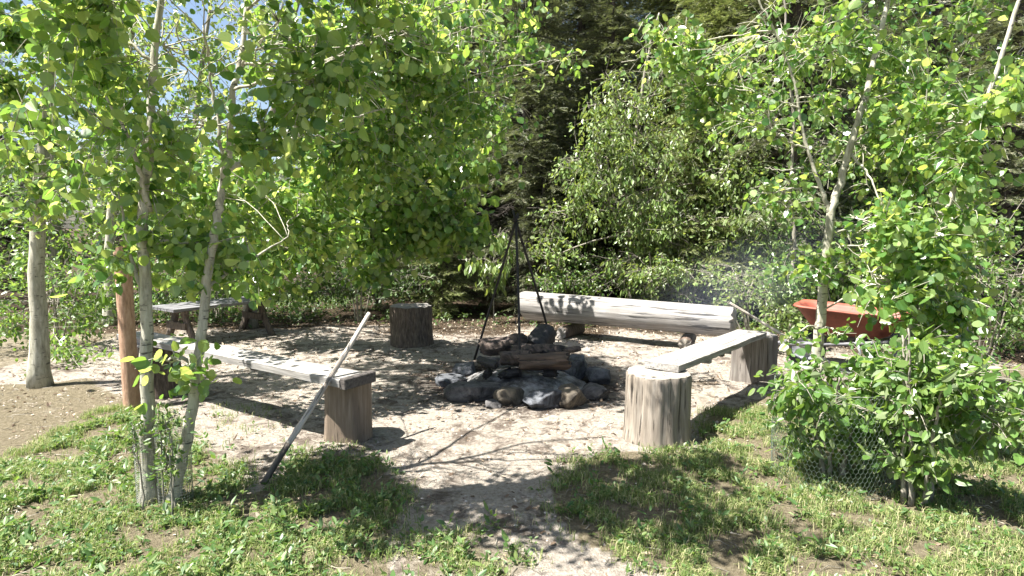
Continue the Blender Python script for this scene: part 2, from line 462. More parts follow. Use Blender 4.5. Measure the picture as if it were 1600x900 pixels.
KLEAF = 2.1
def decid(name, label, cat, group, trunks, blobs, leaf, lmat, seed, tmpl=T_ASPEN, nleaf=11, tw=.30,
          bark='aspen_bark', mask=1.0, droop=.45, limb_r=.014, spread=1.0, twig_r=.0028, up=.5, kl=None):
    rng = np.random.default_rng(seed)
    base = np.asarray(trunks[0][0][0], float)
    root = empty(name, label, cat, (base[0], base[1], 0), 0, group)
    off = np.array([base[0], base[1], 0])
    wood = MB(); nodes = []; nrad = []
    for pts, r0, r1 in trunks:
        path = smooth_path(pts, max(14, 6 * len(pts)), .004, rng)
        s = np.linspace(0, 1, len(path)); rr = r0 + (r1 - r0) * s ** .9
        if path[0][2] < .05: rr = rr * (1 + .5 * np.exp(-s * len(path) / 1.6))
        tube(wood, path - off, rr, 9); nodes.append(path[2:]); nrad.append(rr[2:])
    tn = np.concatenate(nodes); tr = np.concatenate(nrad)
    allb, allv, alln = [], [], []
    for (c, r, n) in blobs:
        n = max(1, int(n * (KLEAF if kl is None else kl)))
        # limb into the blob
        d = np.linalg.norm((tn - c) * np.array([1, 1, 1.0]), axis=1) + np.where(tn[:, 2] > c[2] + .05, 1.2, 0) * np.abs(tn[:, 2] - c[2])
        cand = int(np.argmin(d + rng.uniform(0, .12, len(d))))
        p0 = tn[cand]; L = np.linalg.norm(c - p0)
        cl = [p0, p0 + (c - p0) * .5 + np.array([0, 0, .10 * L]) + rng.normal(0, .05 * L, 3), c]
        end = c + unit((c - p0)[None])[0] * r * .6
        cl.append(end)
        lp = smooth_path(cl, 14, .006, rng); r0 = min(tr[cand] * .6, limb_r * (1 + .25 * L))
        tube(wood, lp - off, np.linspace(r0, twig_r * 1.2, len(lp)), 6)
        subs = [lp[3:]]
        for _ in range(max(2, int(n / 7))):
            a = lp[rng.integers(4, len(lp) - 1)]
            e = c + rng.normal(0, .5, 3) * r
            sp_ = smooth_path([a, (a + e) / 2 + rng.normal(0, .06, 3) * np.linalg.norm(e - a), e], 8, .006, rng)
            tube(wood, sp_ - off, np.linspace(max(twig_r * 1.3, r0 * .45), twig_r, len(sp_)), 4, cap=False); subs.append(sp_[1:])
        sn = np.concatenate(subs)
        # twig ends
        tries = rng.uniform(-1.1, 1.1, (n * 9, 3)); tries = tries[np.linalg.norm(tries, axis=1) < 1.1 + .15 * np.sin(tries[:, 0] * 7 + tries[:, 2] * 9)]
        pts = c + tries * r * np.where(rng.uniform(0, 1, (len(tries), 1)) < .16, 1.4, 1.0)
        pts = pts[pts[:, 2] > .12]
        if mask > 0 and len(pts):
            kp = keep_prob(pts, 1, rng); kp = np.where(kp < .01, kp, kp ** mask)
            pts = pts[rng.uniform(0, 1, len(pts)) < kp]
        pts = pts[:n]
        for p in pts:
            q = sn[int(np.argmin(np.linalg.norm(sn - p, axis=1)))]
            dv = p - q; L2 = np.linalg.norm(dv) + 1e-6; dirn = dv / L2
            mid = (q + p) / 2 + np.array([0, 0, .08 * L2]) + rng.normal(0, .03 * L2, 3)
            k = 5
            tp = smooth_path([q, mid, p], k)
            tube(wood, tp - off, np.linspace(twig_r, twig_r * .55, k), 3, cap=False)
            m_ = max(3, int(nleaf * rng.uniform(.6, 1.3)))
            # leaves hang along the outer part
            LL = min(tw, L2 + .1)
            s = rng.uniform(0, 1, m_) ** .8
            b_ = p - dirn * (s[:, None] * LL) + rng.normal(0, .035 * spread, (m_, 3))
            vd = unit(rng.normal(0, 1, (m_, 3))) * .8 + dirn * .5 + np.array([0, 0, -droop * 1.3])
            pet = unit(vd) * leaf * rng.uniform(.3, .8, m_)[:, None]
            allb.append(b_ + pet); allv.append(vd)
            nd = rng.normal(0, .75, (m_, 3)) + np.array([0, 0, up]) + np.array([-.15, -.35, 0]); alln.append(nd)
    trunk = wood.build('trunk', M[bark], root)
    if allb:
        B = np.concatenate(allb); Vd = np.concatenate(allv); Nd = np.concatenate(alln)
        if mask > 0:
            kp = keep_prob(B, .4, rng); kk = rng.uniform(0, 1, len(B)) < np.where(kp < .01, .03, np.clip(kp * 5, 0, 1) ** mask)
            B, Vd, Nd = B[kk], Vd[kk], Nd[kk]
        mbl = MB(); add_leaves(mbl, B - off, Vd, Nd, leaf * rng.uniform(.5, 1.28, len(B)), tmpl, rng, .32)
        mbl.build('crown', M[lmat], root, smooth=False)
    return root

def down(px, py, Y):    # ground point under a picture point at depth Y, slightly sunk
    p = P(px, py, Y); p[2] = gz(p[0], p[1]) - .03; return p

# ---- the aspens at the left edge
tA = [down(234, 800, 3.22), P(232, 700, 3.22), P(230, 600, 3.22), P(228, 450, 3.22), P(222, 350, 3.2), P(236, 200, 3.25), P(240, 100, 3.3), P(252, -20, 3.3), P(262, -220, 3.3)]
decid('aspen_tree', 'slender straight aspen wrapped in wire mesh at its foot, nearest the left edge', 'tree', 'young aspens round the clearing',
      [(tA, .042, .012), ([P(226, 470, 3.22), P(205, 400, 3.2), P(185, 300, 3.15)], .014, .005), ([P(234, 330, 3.22), P(210, 240, 3.1), P(165, 150, 3.0)], .016, .005)],
      [blob(255, 70, 3.4, 110, 90, .6, 62), blob(225, 250, 3.3, 75, 110, .5, 38), blob(215, 400, 3.3, 45, 45, .25, 12),
       blob(300, 380, 3.35, 70, 55, .3, 20), blob(160, 60, 3.3, 100, 130, .5, 46), blob(120, 250, 3.4, 90, 90, .4, 20), blob(330, 190, 3.3, 80, 80, .3, 22)],
      .056, 'aspen_leaf', 11, kl=1.15, mask=.7, spread=1.4)
tB = [down(268, 800, 3.2), P(275, 760, 3.2), P(290, 690, 3.2), P(302, 620, 3.22), P(314, 530, 3.25), P(322, 450, 3.3), P(336, 360, 3.3), P(346, 300, 3.35), P(358, 230, 3.4), P(364, 160, 3.4), P(380, 60, 3.5), P(400, -120, 3.6), P(430, -330, 3.6)]
decid('aspen_tree', 'leaning grey aspen whose long limbs reach right over the plank bench', 'tree', 'young aspens round the clearing',
      [(tB, .036, .010), ([P(356, 262, 3.38), P(390, 250, 3.5), P(440, 225, 3.8), P(500, 200, 4.2), P(600, 170, 4.8), P(700, 130, 5.2)], .018, .005),
       ([P(350, 285, 3.35), P(344, 210, 3.3), P(330, 130, 3.3), P(318, 40, 3.2)], .012, .005),
       ([P(322, 450, 3.3), P(350, 430, 3.4), P(400, 400, 3.7), P(450, 370, 4.0)], .012, .004)],
      [blob(400, 70, 3.3, 120, 85, .3, 46), blob(500, 130, 3.1, 110, 85, .25, 34), blob(430, 210, 3.2, 70, 50, .25, 24), blob(590, 60, 3.4, 90, 70, .25, 46), blob(560, -60, 3.1, 130, 60, .3, 40), blob(700, -90, 3.2, 110, 60, .3, 34),
       blob(640, 180, 5.2, 105, 80, .4, 62), blob(700, 90, 5.4, 100, 80, .4, 64), blob(770, 150, 5.8, 70, 65, .35, 40), blob(800, 60, 5.6, 60, 50, .3, 22), blob(870, 95, 5.4, 38, 18, .3, 6), blob(560, 240, 5.0, 90, 70, .4, 66),
       blob(330, 400, 3.4, 70, 45, .25, 18), blob(300, 570, 3.15, 34, 38, .12, 4), blob(262, 560, 3.1, 32, 20, .12, 2), blob(400, 310, 4.8, 90, 70, .4, 60), blob(300, 280, 4.6, 80, 70, .4, 44), blob(480, 350, 5.0, 70, 45, .35, 36), blob(740, 0, 5.6, 120, 50, .4, 40),
       (np.array([-1.35, 2.6, 3.0]), np.array([.8, .4, .35]), 80), (np.array([-.8, 2.65, 3.2]), np.array([.65, .4, .35]), 60), (np.array([-2.0, 2.65, 2.9]), np.array([.6, .4, .35]), 44), (np.array([-.35, 2.4, 3.1]), np.array([.5, .3, .3]), 20),
       (np.array([-.9, 4.7, 2.95]), np.array([.8, .35, .35]), 85), (np.array([-1.45, 4.9, 2.85]), np.array([.7, .35, .35]), 70), (np.array([-.6, 5.0, 3.1]), np.array([.6, .35, .3]), 55)],
      .056, 'aspen_leaf', 12, mask=.35, kl=1.9, spread=2.0)
# ---- leafy tree behind, filling the middle left
decid('leafy_tree', 'broad leafy tree with drooping branches hanging over the ground behind the wooden table', 'tree', None,
      [([down(388, 470, 9.0), P(392, 380, 8.9), P(410, 250, 8.6), P(440, 120, 8.4), P(470, -20, 8.2)], .09, .03),
       ([P(400, 320, 8.8), P(470, 290, 8.0), P(560, 270, 7.4), P(640, 250, 7.0)], .04, .012)],
      [blob(600, 270, 6.8, 120, 80, .5, 90), blob(670, 310, 7.0, 85, 60, .45, 60), blob(720, 350, 7.2, 50, 34, .35, 26), blob(590, 360, 7.0, 95, 45, .45, 60), blob(450, 390, 7.4, 110, 45, .5, 56), blob(580, 415, 7.3, 50, 24, .3, 16), blob(670, 375, 7.2, 50, 24, .3, 10),
       blob(320, 350, 8.2, 120, 70, .6, 60), blob(490, 280, 7.4, 110, 90, .5, 60), blob(650, 200, 7.3, 110, 80, .5, 50), blob(745, 250, 7.4, 55, 60, .4, 30), blob(770, 180, 7.6, 50, 60, .4, 16), blob(420, 445, 7.6, 60, 18, .3, 12)],
      .088, 'aspen_leaf', 13, nleaf=12, tw=.4, bark='grey_twig', mask=.45, spread=1.8, droop=.8, kl=1.5)
# ---- shade trees out of the frame at the left
decid('aspen_tree', 'tall aspen beyond the left edge whose high crown shades the fire pit', 'tree', 'young aspens round the clearing',
      [([down(60, 560, 5.6), P(58, 400, 5.6), P(70, 200, 5.6), P(90, 0, 5.6), P(130, -250, 5.6), P(180, -600, 5.7)], .075, .02)],
      [(np.array([-3.9, 5.4, 4.4]), np.array([1.2, .8, .8]), 90), (np.array([-2.6, 5.6, 5.0]), np.array([1.2, .5, .6]), 90), (np.array([-2.0, 6.0, 5.6]), np.array([1.1, .5, .6]), 70), (np.array([-1.6, 5.4, 5.9]), np.array([.9, .5, .5]), 60),
       blob(90, 260, 5.4, 110, 90, .6, 40), blob(90, 90, 5.4, 120, 90, .6, 60)],
      .06, 'aspen_leaf', 14, nleaf=13, tw=.35)
decid('aspen_tree', 'aspen standing behind the left wooden table with its crown above the frame', 'tree', 'young aspens round the clearing',
      [([down(170, 480, 9.3), P(172, 380, 9.3), P(185, 200, 9.2), P(215, 0, 9.0), P(260, -250, 8.8)], .085, .02)],
      [(np.array([-5.4, 8.6, 4.6]), np.array([1.3, 1.2, 1.3]), 90), (np.array([-4.6, 7.0, 5.6]), np.array([1.3, .7, 1.0]), 60), (np.array([-3.4, 9.6, 6.3]), np.array([1.4, .6, .8]), 60),
       blob(250, 180, 9.0, 110, 110, .8, 60)],
      .07, 'aspen_leaf', 15, nleaf=12, tw=.4, mask=.7)

# ---- right aspens
tD = [down(1275, 600, 4.7), P(1278, 540, 4.7), P(1286, 450, 4.7), P(1292, 400, 4.7), P(1298, 335, 4.7), P(1312, 290, 4.7), P(1330, 225, 4.7), P(1352, 150, 4.7), P(1368, 80, 4.75), P(1388, 0, 4.8), P(1420, -160, 4.8)]
tD2 = [P(1298, 335, 4.7), P(1284, 295, 4.7), P(1264, 240, 4.7), P(1250, 185, 4.7), P(1242, 130, 4.7), P(1220, 70, 4.7), P(1190, 10, 4.7), P(1170, -40, 4.7)]
decid('aspen_tree', 'pale forked aspen standing before the red wheelbarrow', 'tree', 'young aspens round the clearing',
      [(tD, .043, .015), (tD2, .017, .006), ([P(1262, 232, 4.7), P(1230, 222, 4.65), P(1205, 200, 4.6)], .009, .003), ([P(1255, 262, 4.7), P(1230, 266, 4.6), P(1195, 262, 4.6)], .008, .003),
       ([P(1250, 170, 4.7), P(1225, 160, 4.7), P(1200, 152, 4.7)], .008, .003), ([P(1330, 240, 4.7), P(1360, 280, 4.5), P(1380, 330, 4.4)], .010, .004), ([P(1376, 50, 4.75), P(1340, 25, 4.7), P(1290, 40, 4.6)], .012, .004)],
      [blob(1030, 80, 5.3, 65, 55, .4, 26), blob(1130, 130, 5.1, 90, 60, .5, 36), blob(1230, 60, 4.8, 100, 70, .5, 46), blob(1180, 190, 4.8, 80, 50, .4, 20), blob(1350, 230, 5.15, 75, 90, .3, 46), blob(1330, 90, 5.3, 100, 70, .3, 46), blob(1385, 200, 4.5, 30, 60, .15, 10), blob(1290, 150, 4.6, 30, 40, .15, 8),
       blob(1275, 415, 4.6, 35, 26, .2, 12), blob(1215, 300, 4.7, 50, 40, .3, 12), blob(1368, 385, 4.5, 46, 62, .3, 40), blob(1376, 455, 4.4, 32, 40, .2, 20), blob(1310, 520, 4.4, 26, 18, .12, 4), blob(1240, 525, 4.5, 26, 16, .12, 4), blob(1450, 150, 4.8, 110, 150, .6, 70), blob(1400, -120, 4.8, 180, 90, .7, 60), blob(1480, 360, 4.7, 90, 90, .5, 40)],
      .054, 'aspen_leaf', 21, mask=.6, limb_r=.008)
decid('aspen_tree', 'thin grey sapling stem left of the forked aspen', 'tree', 'young aspens round the clearing',
      [([down(1236, 520, 7.6), P(1238, 430, 7.6), P(1241, 370, 7.6), P(1234, 300, 7.6), P(1240, 200, 7.6), P(1228, 60, 7.6), P(1225, -40, 7.6)], .03, .01)],
      [blob(1230, 300, 7.5, 60, 60, .4, 14), blob(1190, 120, 7.6, 90, 80, .5, 22), blob(1220, 430, 7.3, 50, 40, .3, 16), blob(1280, 220, 7.6, 60, 80, .4, 20)],
      .06, 'bush_leaf', 22, bark='grey_twig')
decid('aspen_tree', 'white barked aspen stem at the right edge behind the wire cage', 'tree', 'young aspens round the clearing',
      [([down(1392, 740, 3.95), P(1394, 660, 3.95), P(1400, 600, 3.95), P(1432, 480, 3.95), P(1490, 300, 3.95), P(1560, 100, 3.95), P(1620, -80, 3.9)], .030, .010)],
      [blob(1380, 440, 3.95, 50, 60, .25, 50), blob(1440, 380, 3.95, 70, 80, .35, 40), blob(1460, 520, 3.9, 60, 60, .3, 30), blob(1500, 200, 4.0, 90, 110, .5, 50), blob(1360, 340, 4.0, 45, 35, .3, 14)],
      .055, 'aspen_leaf', 23)

# ---- shrubs
def stems(cx, cy, n, h, sp, rng, r=.012):
    out = []
    for k in range(n):
        a = rng.uniform(0, 2 * math.pi); d = rng.uniform(.02, .1)
        b0 = np.array([cx + d * math.cos(a), cy + d * math.sin(a), -.02]); e = np.array([cx + sp * math.cos(a) * rng.uniform(.3, 1), cy + sp * math.sin(a) * rng.uniform(.3, 1), h * rng.uniform(.7, 1.1)])
        mid = (b0 + e) / 2 + np.array([0, 0, .12 * h])
        out.append(([b0, mid, e], r, r * .35))
    return out

rs = np.random.default_rng(5)
cage_c = P(1305, 600, 3.56); CX, CY = cage_c[0], cage_c[1]
decid('caged_shrub', 'leafy green shrub growing up through the wire mesh cage', 'shrub', None, stems(CX, CY, 6, .62, .25, rs),
      [blob(1300, 690, 3.5, 75, 75, .22, 50), blob(1270, 580, 3.7, 50, 20, .15, 16), blob(1305, 625, 3.5, 85, 38, .28, 60), blob(1250, 615, 3.45, 45, 28, .2, 26), blob(1375, 570, 3.5, 42, 42, .25, 46), blob(1370, 660, 3.5, 40, 60, .22, 26)],
      .062, 'bush_leaf', 31, T_OVATE, nleaf=9, tw=.16, bark='grey_twig', mask=.0, up=.8, kl=1.15)
pE = P(1450, 640, 3.2)
decid('wild_shrub', 'shrub outside the right edge of the wire cage', 'shrub', None, stems(pE[0], pE[1], 5, .9, .3, rs),
      [blob(1450, 600, 3.2, 60, 70, .3, 50), blob(1530, 640, 3.1, 70, 70, .3, 40), blob(1430, 720, 3.2, 40, 50, .2, 16)], .06, 'bush_leaf', 32, T_OVATE, nleaf=9, tw=.16, bark='grey_twig', mask=0)
pS = P(262, 760, 3.05)
decid('sapling', 'low leafy shoots between the two wire wrapped trunks', 'sapling', None,
      [([np.array([P(k, 760, 3.05)[0], 3.05 + dy, -.02]), P(k + a, 690, 3.05 + dy), P(k + b_, tp, 3.05 + dy)], .005, .002) for k, a, b_, tp, dy in ((255, -4, -8, 640, 0), (262, 6, 2, 660, .05), (272, -6, -16, 650, -.03), (215, -4, -10, 660, .05))],
      [blob(255, 665, 3.05, 16, 22, .05, 7), blob(262, 720, 3.05, 20, 25, .06, 8), blob(210, 690, 3.1, 18, 30, .06, 6), blob(275, 650, 3.05, 8, 12, .04, 2)], .034, 'weed_leaf', 33, T_LANCE, nleaf=9, tw=.10, bark='grey_twig', mask=0, droop=-.2)

def simple_bush(name, label, px, py, Y, blobs, leaf, mat, seed, tmpl=T_OVATE, n=6, h=1.2, group=None, bark='grey_twig', mask=.3, nleaf=11, tw=.22, droop=.5):
    c = P(px, py, Y)
    return decid(name, label, 'shrub' if 'shrub' in name else 'tree', group, stems(c[0], c[1], n, h, .5, np.random.default_rng(seed)), blobs, leaf, M and mat, seed, tmpl, nleaf=nleaf, tw=tw, bark=bark, mask=mask, spread=1.4, droop=droop)

simple_bush('forest_shrub', 'dense dark green shrub behind the wooden table at the left', 340, 480, 9.8, [blob(330, 440, 9.6, 110, 45, .6, 80), blob(240, 430, 9.8, 80, 55, .6, 60), blob(450, 440, 9.8, 90, 40, .6, 70), blob(330, 370, 10.4, 120, 60, .6, 60)], .065, 'bush_leaf', 41, group='shrubs along the forest edge')
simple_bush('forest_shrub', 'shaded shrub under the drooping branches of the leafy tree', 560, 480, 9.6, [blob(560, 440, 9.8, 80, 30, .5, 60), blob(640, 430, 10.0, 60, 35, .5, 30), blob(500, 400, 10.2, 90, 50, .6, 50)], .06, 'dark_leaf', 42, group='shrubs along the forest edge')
simple_bush('forest_shrub', 'low small leaved shrub at the forest edge above the left half of the long log', 900, 455, 9.7, [blob(880, 440, 9.6, 50, 16, .35, 55), blob(950, 425, 9.8, 70, 40, .5, 80)], .05, 'bush_leaf', 43, group='shrubs along the forest edge', h=.7)
simple_bush('forest_shrub', 'sunlit shrub at the forest edge above the right half of the long log', 1060, 460, 9.4, [blob(1040, 430, 9.3, 75, 36, .5, 100), blob(1100, 400, 9.6, 80, 60, .5, 100), blob(1020, 360, 9.9, 60, 50, .5, 60)], .055, 'maple_leaf', 44, group='shrubs along the forest edge', h=1.0)
simple_bush('forest_shrub', 'bright shrub between the long log and the red wheelbarrow', 1180, 490, 7.6, [blob(1170, 455, 7.5, 55, 35, .35, 50), blob(1215, 480, 7.2, 40, 35, .3, 40), blob(1150, 430, 7.8, 60, 22, .4, 30), blob(1200, 510, 7.1, 25, 22, .2, 14)], .05, 'maple_leaf', 45, group='shrubs along the forest edge', h=.9)
simple_bush('forest_shrub', 'tall shrub behind the red wheelbarrow', 1320, 470, 7.8, [blob(1310, 430, 8.0, 80, 60, .5, 80), blob(1400, 420, 7.8, 90, 80, .5, 90), blob(1250, 380, 8.6, 60, 60, .5, 40)], .06, 'bush_leaf', 46, group='shrubs along the forest edge')
simple_bush('forest_shrub', 'shrub outside the right edge behind the aspens', 1540, 470, 7.0, [blob(1540, 440, 7.0, 110, 110, .7, 110), blob(1480, 560, 6.5, 60, 50, .4, 40)], .06, 'bush_leaf', 47, group='shrubs along the forest edge')
simple_bush('forest_shrub', 'shrub outside the left edge beside the rusty brown post', 90, 520, 7.5, [blob(80, 470, 7.5, 110, 80, .6, 110), blob(120, 580, 6.5, 60, 40, .4, 30)], .06, 'bush_leaf', 48, group='shrubs along the forest edge')
decid('maple_tree', 'pale green maple with drooping leaves right of the dark spruce trunk', 'tree', None,
      [([down(985, 480, 10.0), P(984, 400, 10.0), P(990, 250, 10.0), P(1010, 100, 10.0), P(1030, 20, 10)], .05, .012), ([P(985, 380, 10), P(950, 310, 9.7), P(930, 240, 9.6)], .025, .008), ([P(986, 340, 10), P(1050, 280, 9.8), P(1090, 240, 9.7)], .025, .008)],
      [blob(975, 160, 9.8, 50, 55, .6, 80), blob(1045, 90, 10, 50, 70, .5, 50), blob(930, 190, 9.6, 35, 40, .4, 24), blob(1150, 300, 9.4, 50, 60, .5, 50), blob(1170, 360, 9.0, 50, 40, .4, 40), blob(945, 240, 9.6, 55, 60, .5, 90), blob(1020, 260, 9.6, 80, 70, .6, 130), blob(1060, 340, 9.5, 80, 50, .5, 110), blob(920, 290, 9.5, 40, 30, .4, 30), blob(1100, 280, 9.8, 80, 60, .5, 80), blob(1000, 350, 9.5, 50, 40, .4, 50), blob(900, 250, 9.7, 30, 30, .3, 14), blob(940, 330, 9.6, 60, 50, .5, 60), blob(1100, 180, 10, 90, 70, .6, 80), blob(1010, 420, 9.3, 70, 30, .4, 50)],
      .085, 'maple_leaf', 51, T_LANCE, nleaf=11, tw=.26, bark='grey_twig', mask=0, droop=.8, spread=1.7, kl=1.1)
decid('maple_sapling', 'small maple sapling with bright drooping leaves in the dark gap behind the tripod', 'sapling', None,
      [([down(772, 480, 9.5), P(770, 430, 9.5), P(774, 390, 9.5), P(782, 355, 9.5)], .010, .004)],
      [blob(778, 370, 9.4, 20, 16, .15, 6), blob(750, 405, 9.4, 22, 14, .15, 6), blob(782, 410, 9.4, 18, 16, .15, 5), blob(775, 435, 9.4, 16, 12, .12, 4), blob(800, 385, 9.4, 12, 14, .12, 2)],
      .13, 'maple_leaf', 52, T_LANCE, nleaf=7, tw=.16, bark='grey_twig', mask=0, droop=1.4)
decid('maple_tree', 'low spreading maple behind the right end of the long log', 'tree', None,
      [([down(1150, 470, 9.6), P(1148, 380, 9.6), P(1140, 260, 9.6), P(1120, 150, 9.6)], .045, .012)],
      [blob(1130, 240, 9.4, 60, 60, .5, 40), blob(1185, 330, 9.2, 60, 60, .5, 46), blob(1100, 160, 9.7, 50, 50, .4, 26), blob(1180, 220, 9.6, 50, 60, .5, 30), blob(1210, 410, 8.8, 50, 40, .4, 26), blob(880, 330, 9.8, 40, 60, .4, 20), blob(860, 400, 9.6, 40, 40, .4, 20)],
      .075, 'maple_leaf', 58, T_OVATE, nleaf=11, tw=.26, bark='grey_twig', mask=0, spread=1.5, kl=1.8)
decid('dark_broadleaf_tree', 'leafy tree behind the fork of the pale aspen', 'tree', None,
      [([down(1330, 470, 11.), P(1328, 300, 11.), P(1310, 100, 11.), P(1300, -80, 11.)], .10, .03)],
      [blob(1330, 180, 10.6, 110, 110, .9, 130), blob(1300, 330, 10.4, 100, 60, .8, 90), blob(1400, 300, 10.5, 90, 90, .8, 90), blob(1330, 40, 10.8, 120, 80, .8, 80), blob(1500, 180, 10.5, 110, 140, .8, 110)],
      .08, 'bush_leaf', 53, T_OVATE, nleaf=12, tw=.3, bark='spruce_bark', mask=0)
decid('backdrop_tree', 'light crowned tree against the open sky at the upper left', 'tree', None,
      [([down(300, 440, 13.), P(300, 300, 13.), P(310, 150, 13.), P(330, 0, 13.)], .10, .03)],
      [blob(260, 300, 12.6, 110, 70, 1., 110), blob(400, 280, 12.8, 110, 80, 1., 110), blob(330, 150, 13, 110, 90, 1., 60), blob(250, 50, 13, 90, 80, 1., 46), blob(380, 20, 13, 80, 60, 1., 30), blob(480, 120, 13, 90, 100, 1., 50), blob(560, 250, 12.8, 90, 90, 1., 70)],
      .09, 'maple_leaf', 54, T_OVATE, nleaf=12, tw=.35, bark='grey_twig', mask=0)
decid('backdrop_tree', 'broad tree outside the left edge behind the shade aspen', 'tree', None,
      [([down(90, 450, 12.), P(85, 300, 12.), P(80, 150, 12.), P(70, 0, 12.)], .12, .03)],
      [blob(60, 350, 11.6, 150, 90, 1., 120), blob(100, 180, 12, 140, 110, 1., 90), blob(-80, 250, 12, 150, 170, 1., 110)],
      .09, 'bush_leaf', 55, T_OVATE, nleaf=12, tw=.35, bark='grey_twig', mask=0)

# ------------------------------------------------------------------ spruces
def spruce_parts(h, R, seed, z0=.3, droop=.25, gap=.15, dens=1.3, dead=True):
    rng = np.random.default_rng(seed)
    wood = MB(); need = MB()
    tp = smooth_path([(0, 0, -.05), (.02, .01, h * .3), (-.02, .02, h * .65), (0, 0, h)], 16, .008, rng)
    tube(wood, tp, np.linspace(h * .0135 + .02, .008, 16), 9)
    SB, SV, SN, SL = [], [], [], []
    z = z0
    while z < h - .15:
        f = (z - z0) / (h - z0)
        L0 = R * (1 - f) ** .75 * (1 if f > .08 else .75 + 3 * f)
        for k in range(rng.integers(6, 9)):
            a = rng.uniform(0, 2 * math.pi); L = L0 * rng.uniform(.6, 1.12) + .08
            o = np.array([math.cos(a), math.sin(a), 0]); zz = z + rng.uniform(-.08, .08)
            dr = droop * (1 - .7 * f)
            pts = [np.array([0, 0, zz]), o * L * .35 + np.array([0, 0, zz + .06 * L * (1 - f)]), o * L * .75 + np.array([0, 0, zz - dr * L * .6]), o * L + np.array([0, 0, zz - dr * L * .8])]
            bp = smooth_path(pts, 9, .012, rng)
            tube(wood, bp, np.linspace(.006 + .010 * L, .002, 9), 4, cap=False)
            isdead = dead and z < z0 + .22 * h and rng.uniform() < .35
            nst = max(4, int(L / .075))
            side = unit(np.cross(bp[-1] - bp[0], [0, 0, 1.])[None])[0]
            for s in np.linspace(.14, 1, nst):
                ii = s * 8; i0 = min(int(ii), 7); p = bp[i0] + (bp[i0 + 1] - bp[i0]) * (ii - i0)
                fw = unit((bp[i0 + 1] - bp[i0])[None])[0]
                for sg in (-1, 1):
                    tl = (.10 + .42 * L * (1 - s) * (.35 + s)) * rng.uniform(.6, 1.15)
                    tl = min(tl, .55)
                    d = unit((fw * .75 + sg * side * .9 + np.array([0, 0, rng.uniform(-.35, .12)]))[None])[0]
                    if isdead:
                        if rng.uniform() < .6:
                            tube(wood, np.array([p, p + d * tl * .5 + rng.normal(0, .02, 3), p + d * tl]), [.003, .0022, .001], 3, cap=False)
                        continue
                    m = max(1, int(round(tl / .085 * dens)))
                    for q in range(m):
                        sq = (q + rng.uniform(.1, .8)) / m
                        SB.append(p + d * tl * sq + rng.normal(0, .008, 3) - np.array([0, 0, .05 * sq * tl])); 
                        SV.append(d + rng.normal(0, .28, 3)); SN.append(rng.normal(0, .45, 3) + np.array([0, 0, 1])); SL.append(rng.uniform(.08, .15))
        z += gap * rng.uniform(.7, 1.3) * (1.1 - .4 * f)
    B = np.array(SB); V = unit(np.array(SV)); N_ = np.array(SN); Ls = np.array(SL)
    U = unit(np.cross(V, N_)); W = np.cross(U, V)
    n = len(B)
    # a spray: a rachis with fine needles either side
    T = []; 
    for s in np.linspace(.0, .9, 6):
        for sg in (-1, 1): T.append((s, sg, .30 * (1.1 - .6 * s)))
    T.append((.55, 0, .5))
    co = []
    for (s, sg, ln) in T:
        jit = rng.normal(0, .07, (n, 1))
        b0 = B + V * (s * Ls)[:, None]
        dirv = V * .75 + U * sg * .8 + W * (jit + .22)
        wv = unit(np.cross(dirv, W + .3 * U)) * .0062
        tip = b0 + dirv * (ln * Ls)[:, None]
        co.append(np.stack([b0 - wv, b0 + wv, tip], 1))
    co = np.concatenate([c[:, None] for c in co], 1)      # n, T, 3, 3
    # welded fan so that each spray is one island
    co = co.reshape(n, -1, 3); kT = len(T)
    idx = np.arange(n)[:, None] * (3 * kT) + 0
    f = np.concatenate([idx + np.array([[3 * q, 3 * q + 1, 3 * q + 2]]) for q in range(kT)])
    need.add(co.reshape(-1, 3), [f])
    return wood, need

SPR = {}
def spruce(kind, label, x, y, scale=1.0, rz=0.0, group='spruces of the dark forest', name='spruce_tree'):
    z = -.03
    if kind not in SPR:
        h, R, seed, z0, dr, mat = {'a': (8.5, 1.55, 1, .35, .30, 'spruce_needle'), 'b': (9.5, 1.7, 2, .5, .22, 'spruce_needle'), 'c': (7.0, 1.7, 3, .2, .16, 'olive_needle'), 'd': (11, 1.5, 4, 1.2, .35, 'spruce_needle')}[kind]
        w, n_ = spruce_parts(h, R, seed, z0, dr)
        root = empty(name, label, 'tree', (x, y, z), rz, group)
        root.scale = (scale,) * 3
        w.build('trunk', M['spruce_bark'], root); n_.build('crown', M[mat], root, smooth=False)
        SPR[kind] = root; return root
    r0 = SPR[kind]; r = r0.copy(); C.objects.link(r); r.location = (x, y, z); r.rotation_euler = (0, 0, rz); r.scale = (scale, scale, scale * (1 + .08 * math.sin(x * 9)))
    tag(r, label, 'tree', group)
    for ch in r0.children:
        c = ch.copy(); C.objects.link(c); c.parent = r
    return r
def spx(px, Y): return P(px, 450, Y)[0]
spruce('a', 'dark spruce whose trunk rises straight behind the tripod', spx(822, 11.2), 11.2, .95, .3)
spruce('b', 'spruce just left of the dark trunk behind the tripod, with dead grey lower twigs', spx(725, 12.6), 12.6, .80, 1.2)
spruce('d', 'tall spruce with a bare lower trunk right of the trunk behind the tripod', spx(905, 13.0), 13.0, 1.0, 2.2)
spruce('c', 'olive green spruce with wide level branches above the pale maple', spx(1120, 10.9), 10.9, 1.1, .4)
spruce('b', 'shaded spruce between the pale maple and the dark spruce trunk', spx(950, 11.6), 11.6, .8, 3.9)
spruce('d', 'spruce with a thick dark trunk left of the fork of the pale aspen', spx(1222, 9.6), 9.6, .9, 5.1)
spruce('a', 'spruce in deep shade behind the drooping leafy branches', spx(640, 13.0), 13.0, .8, 4.2)
spruce('c', 'olive spruce behind the small grey sapling stem', spx(1215, 13.2), 13.2, 1.15, 2.9)
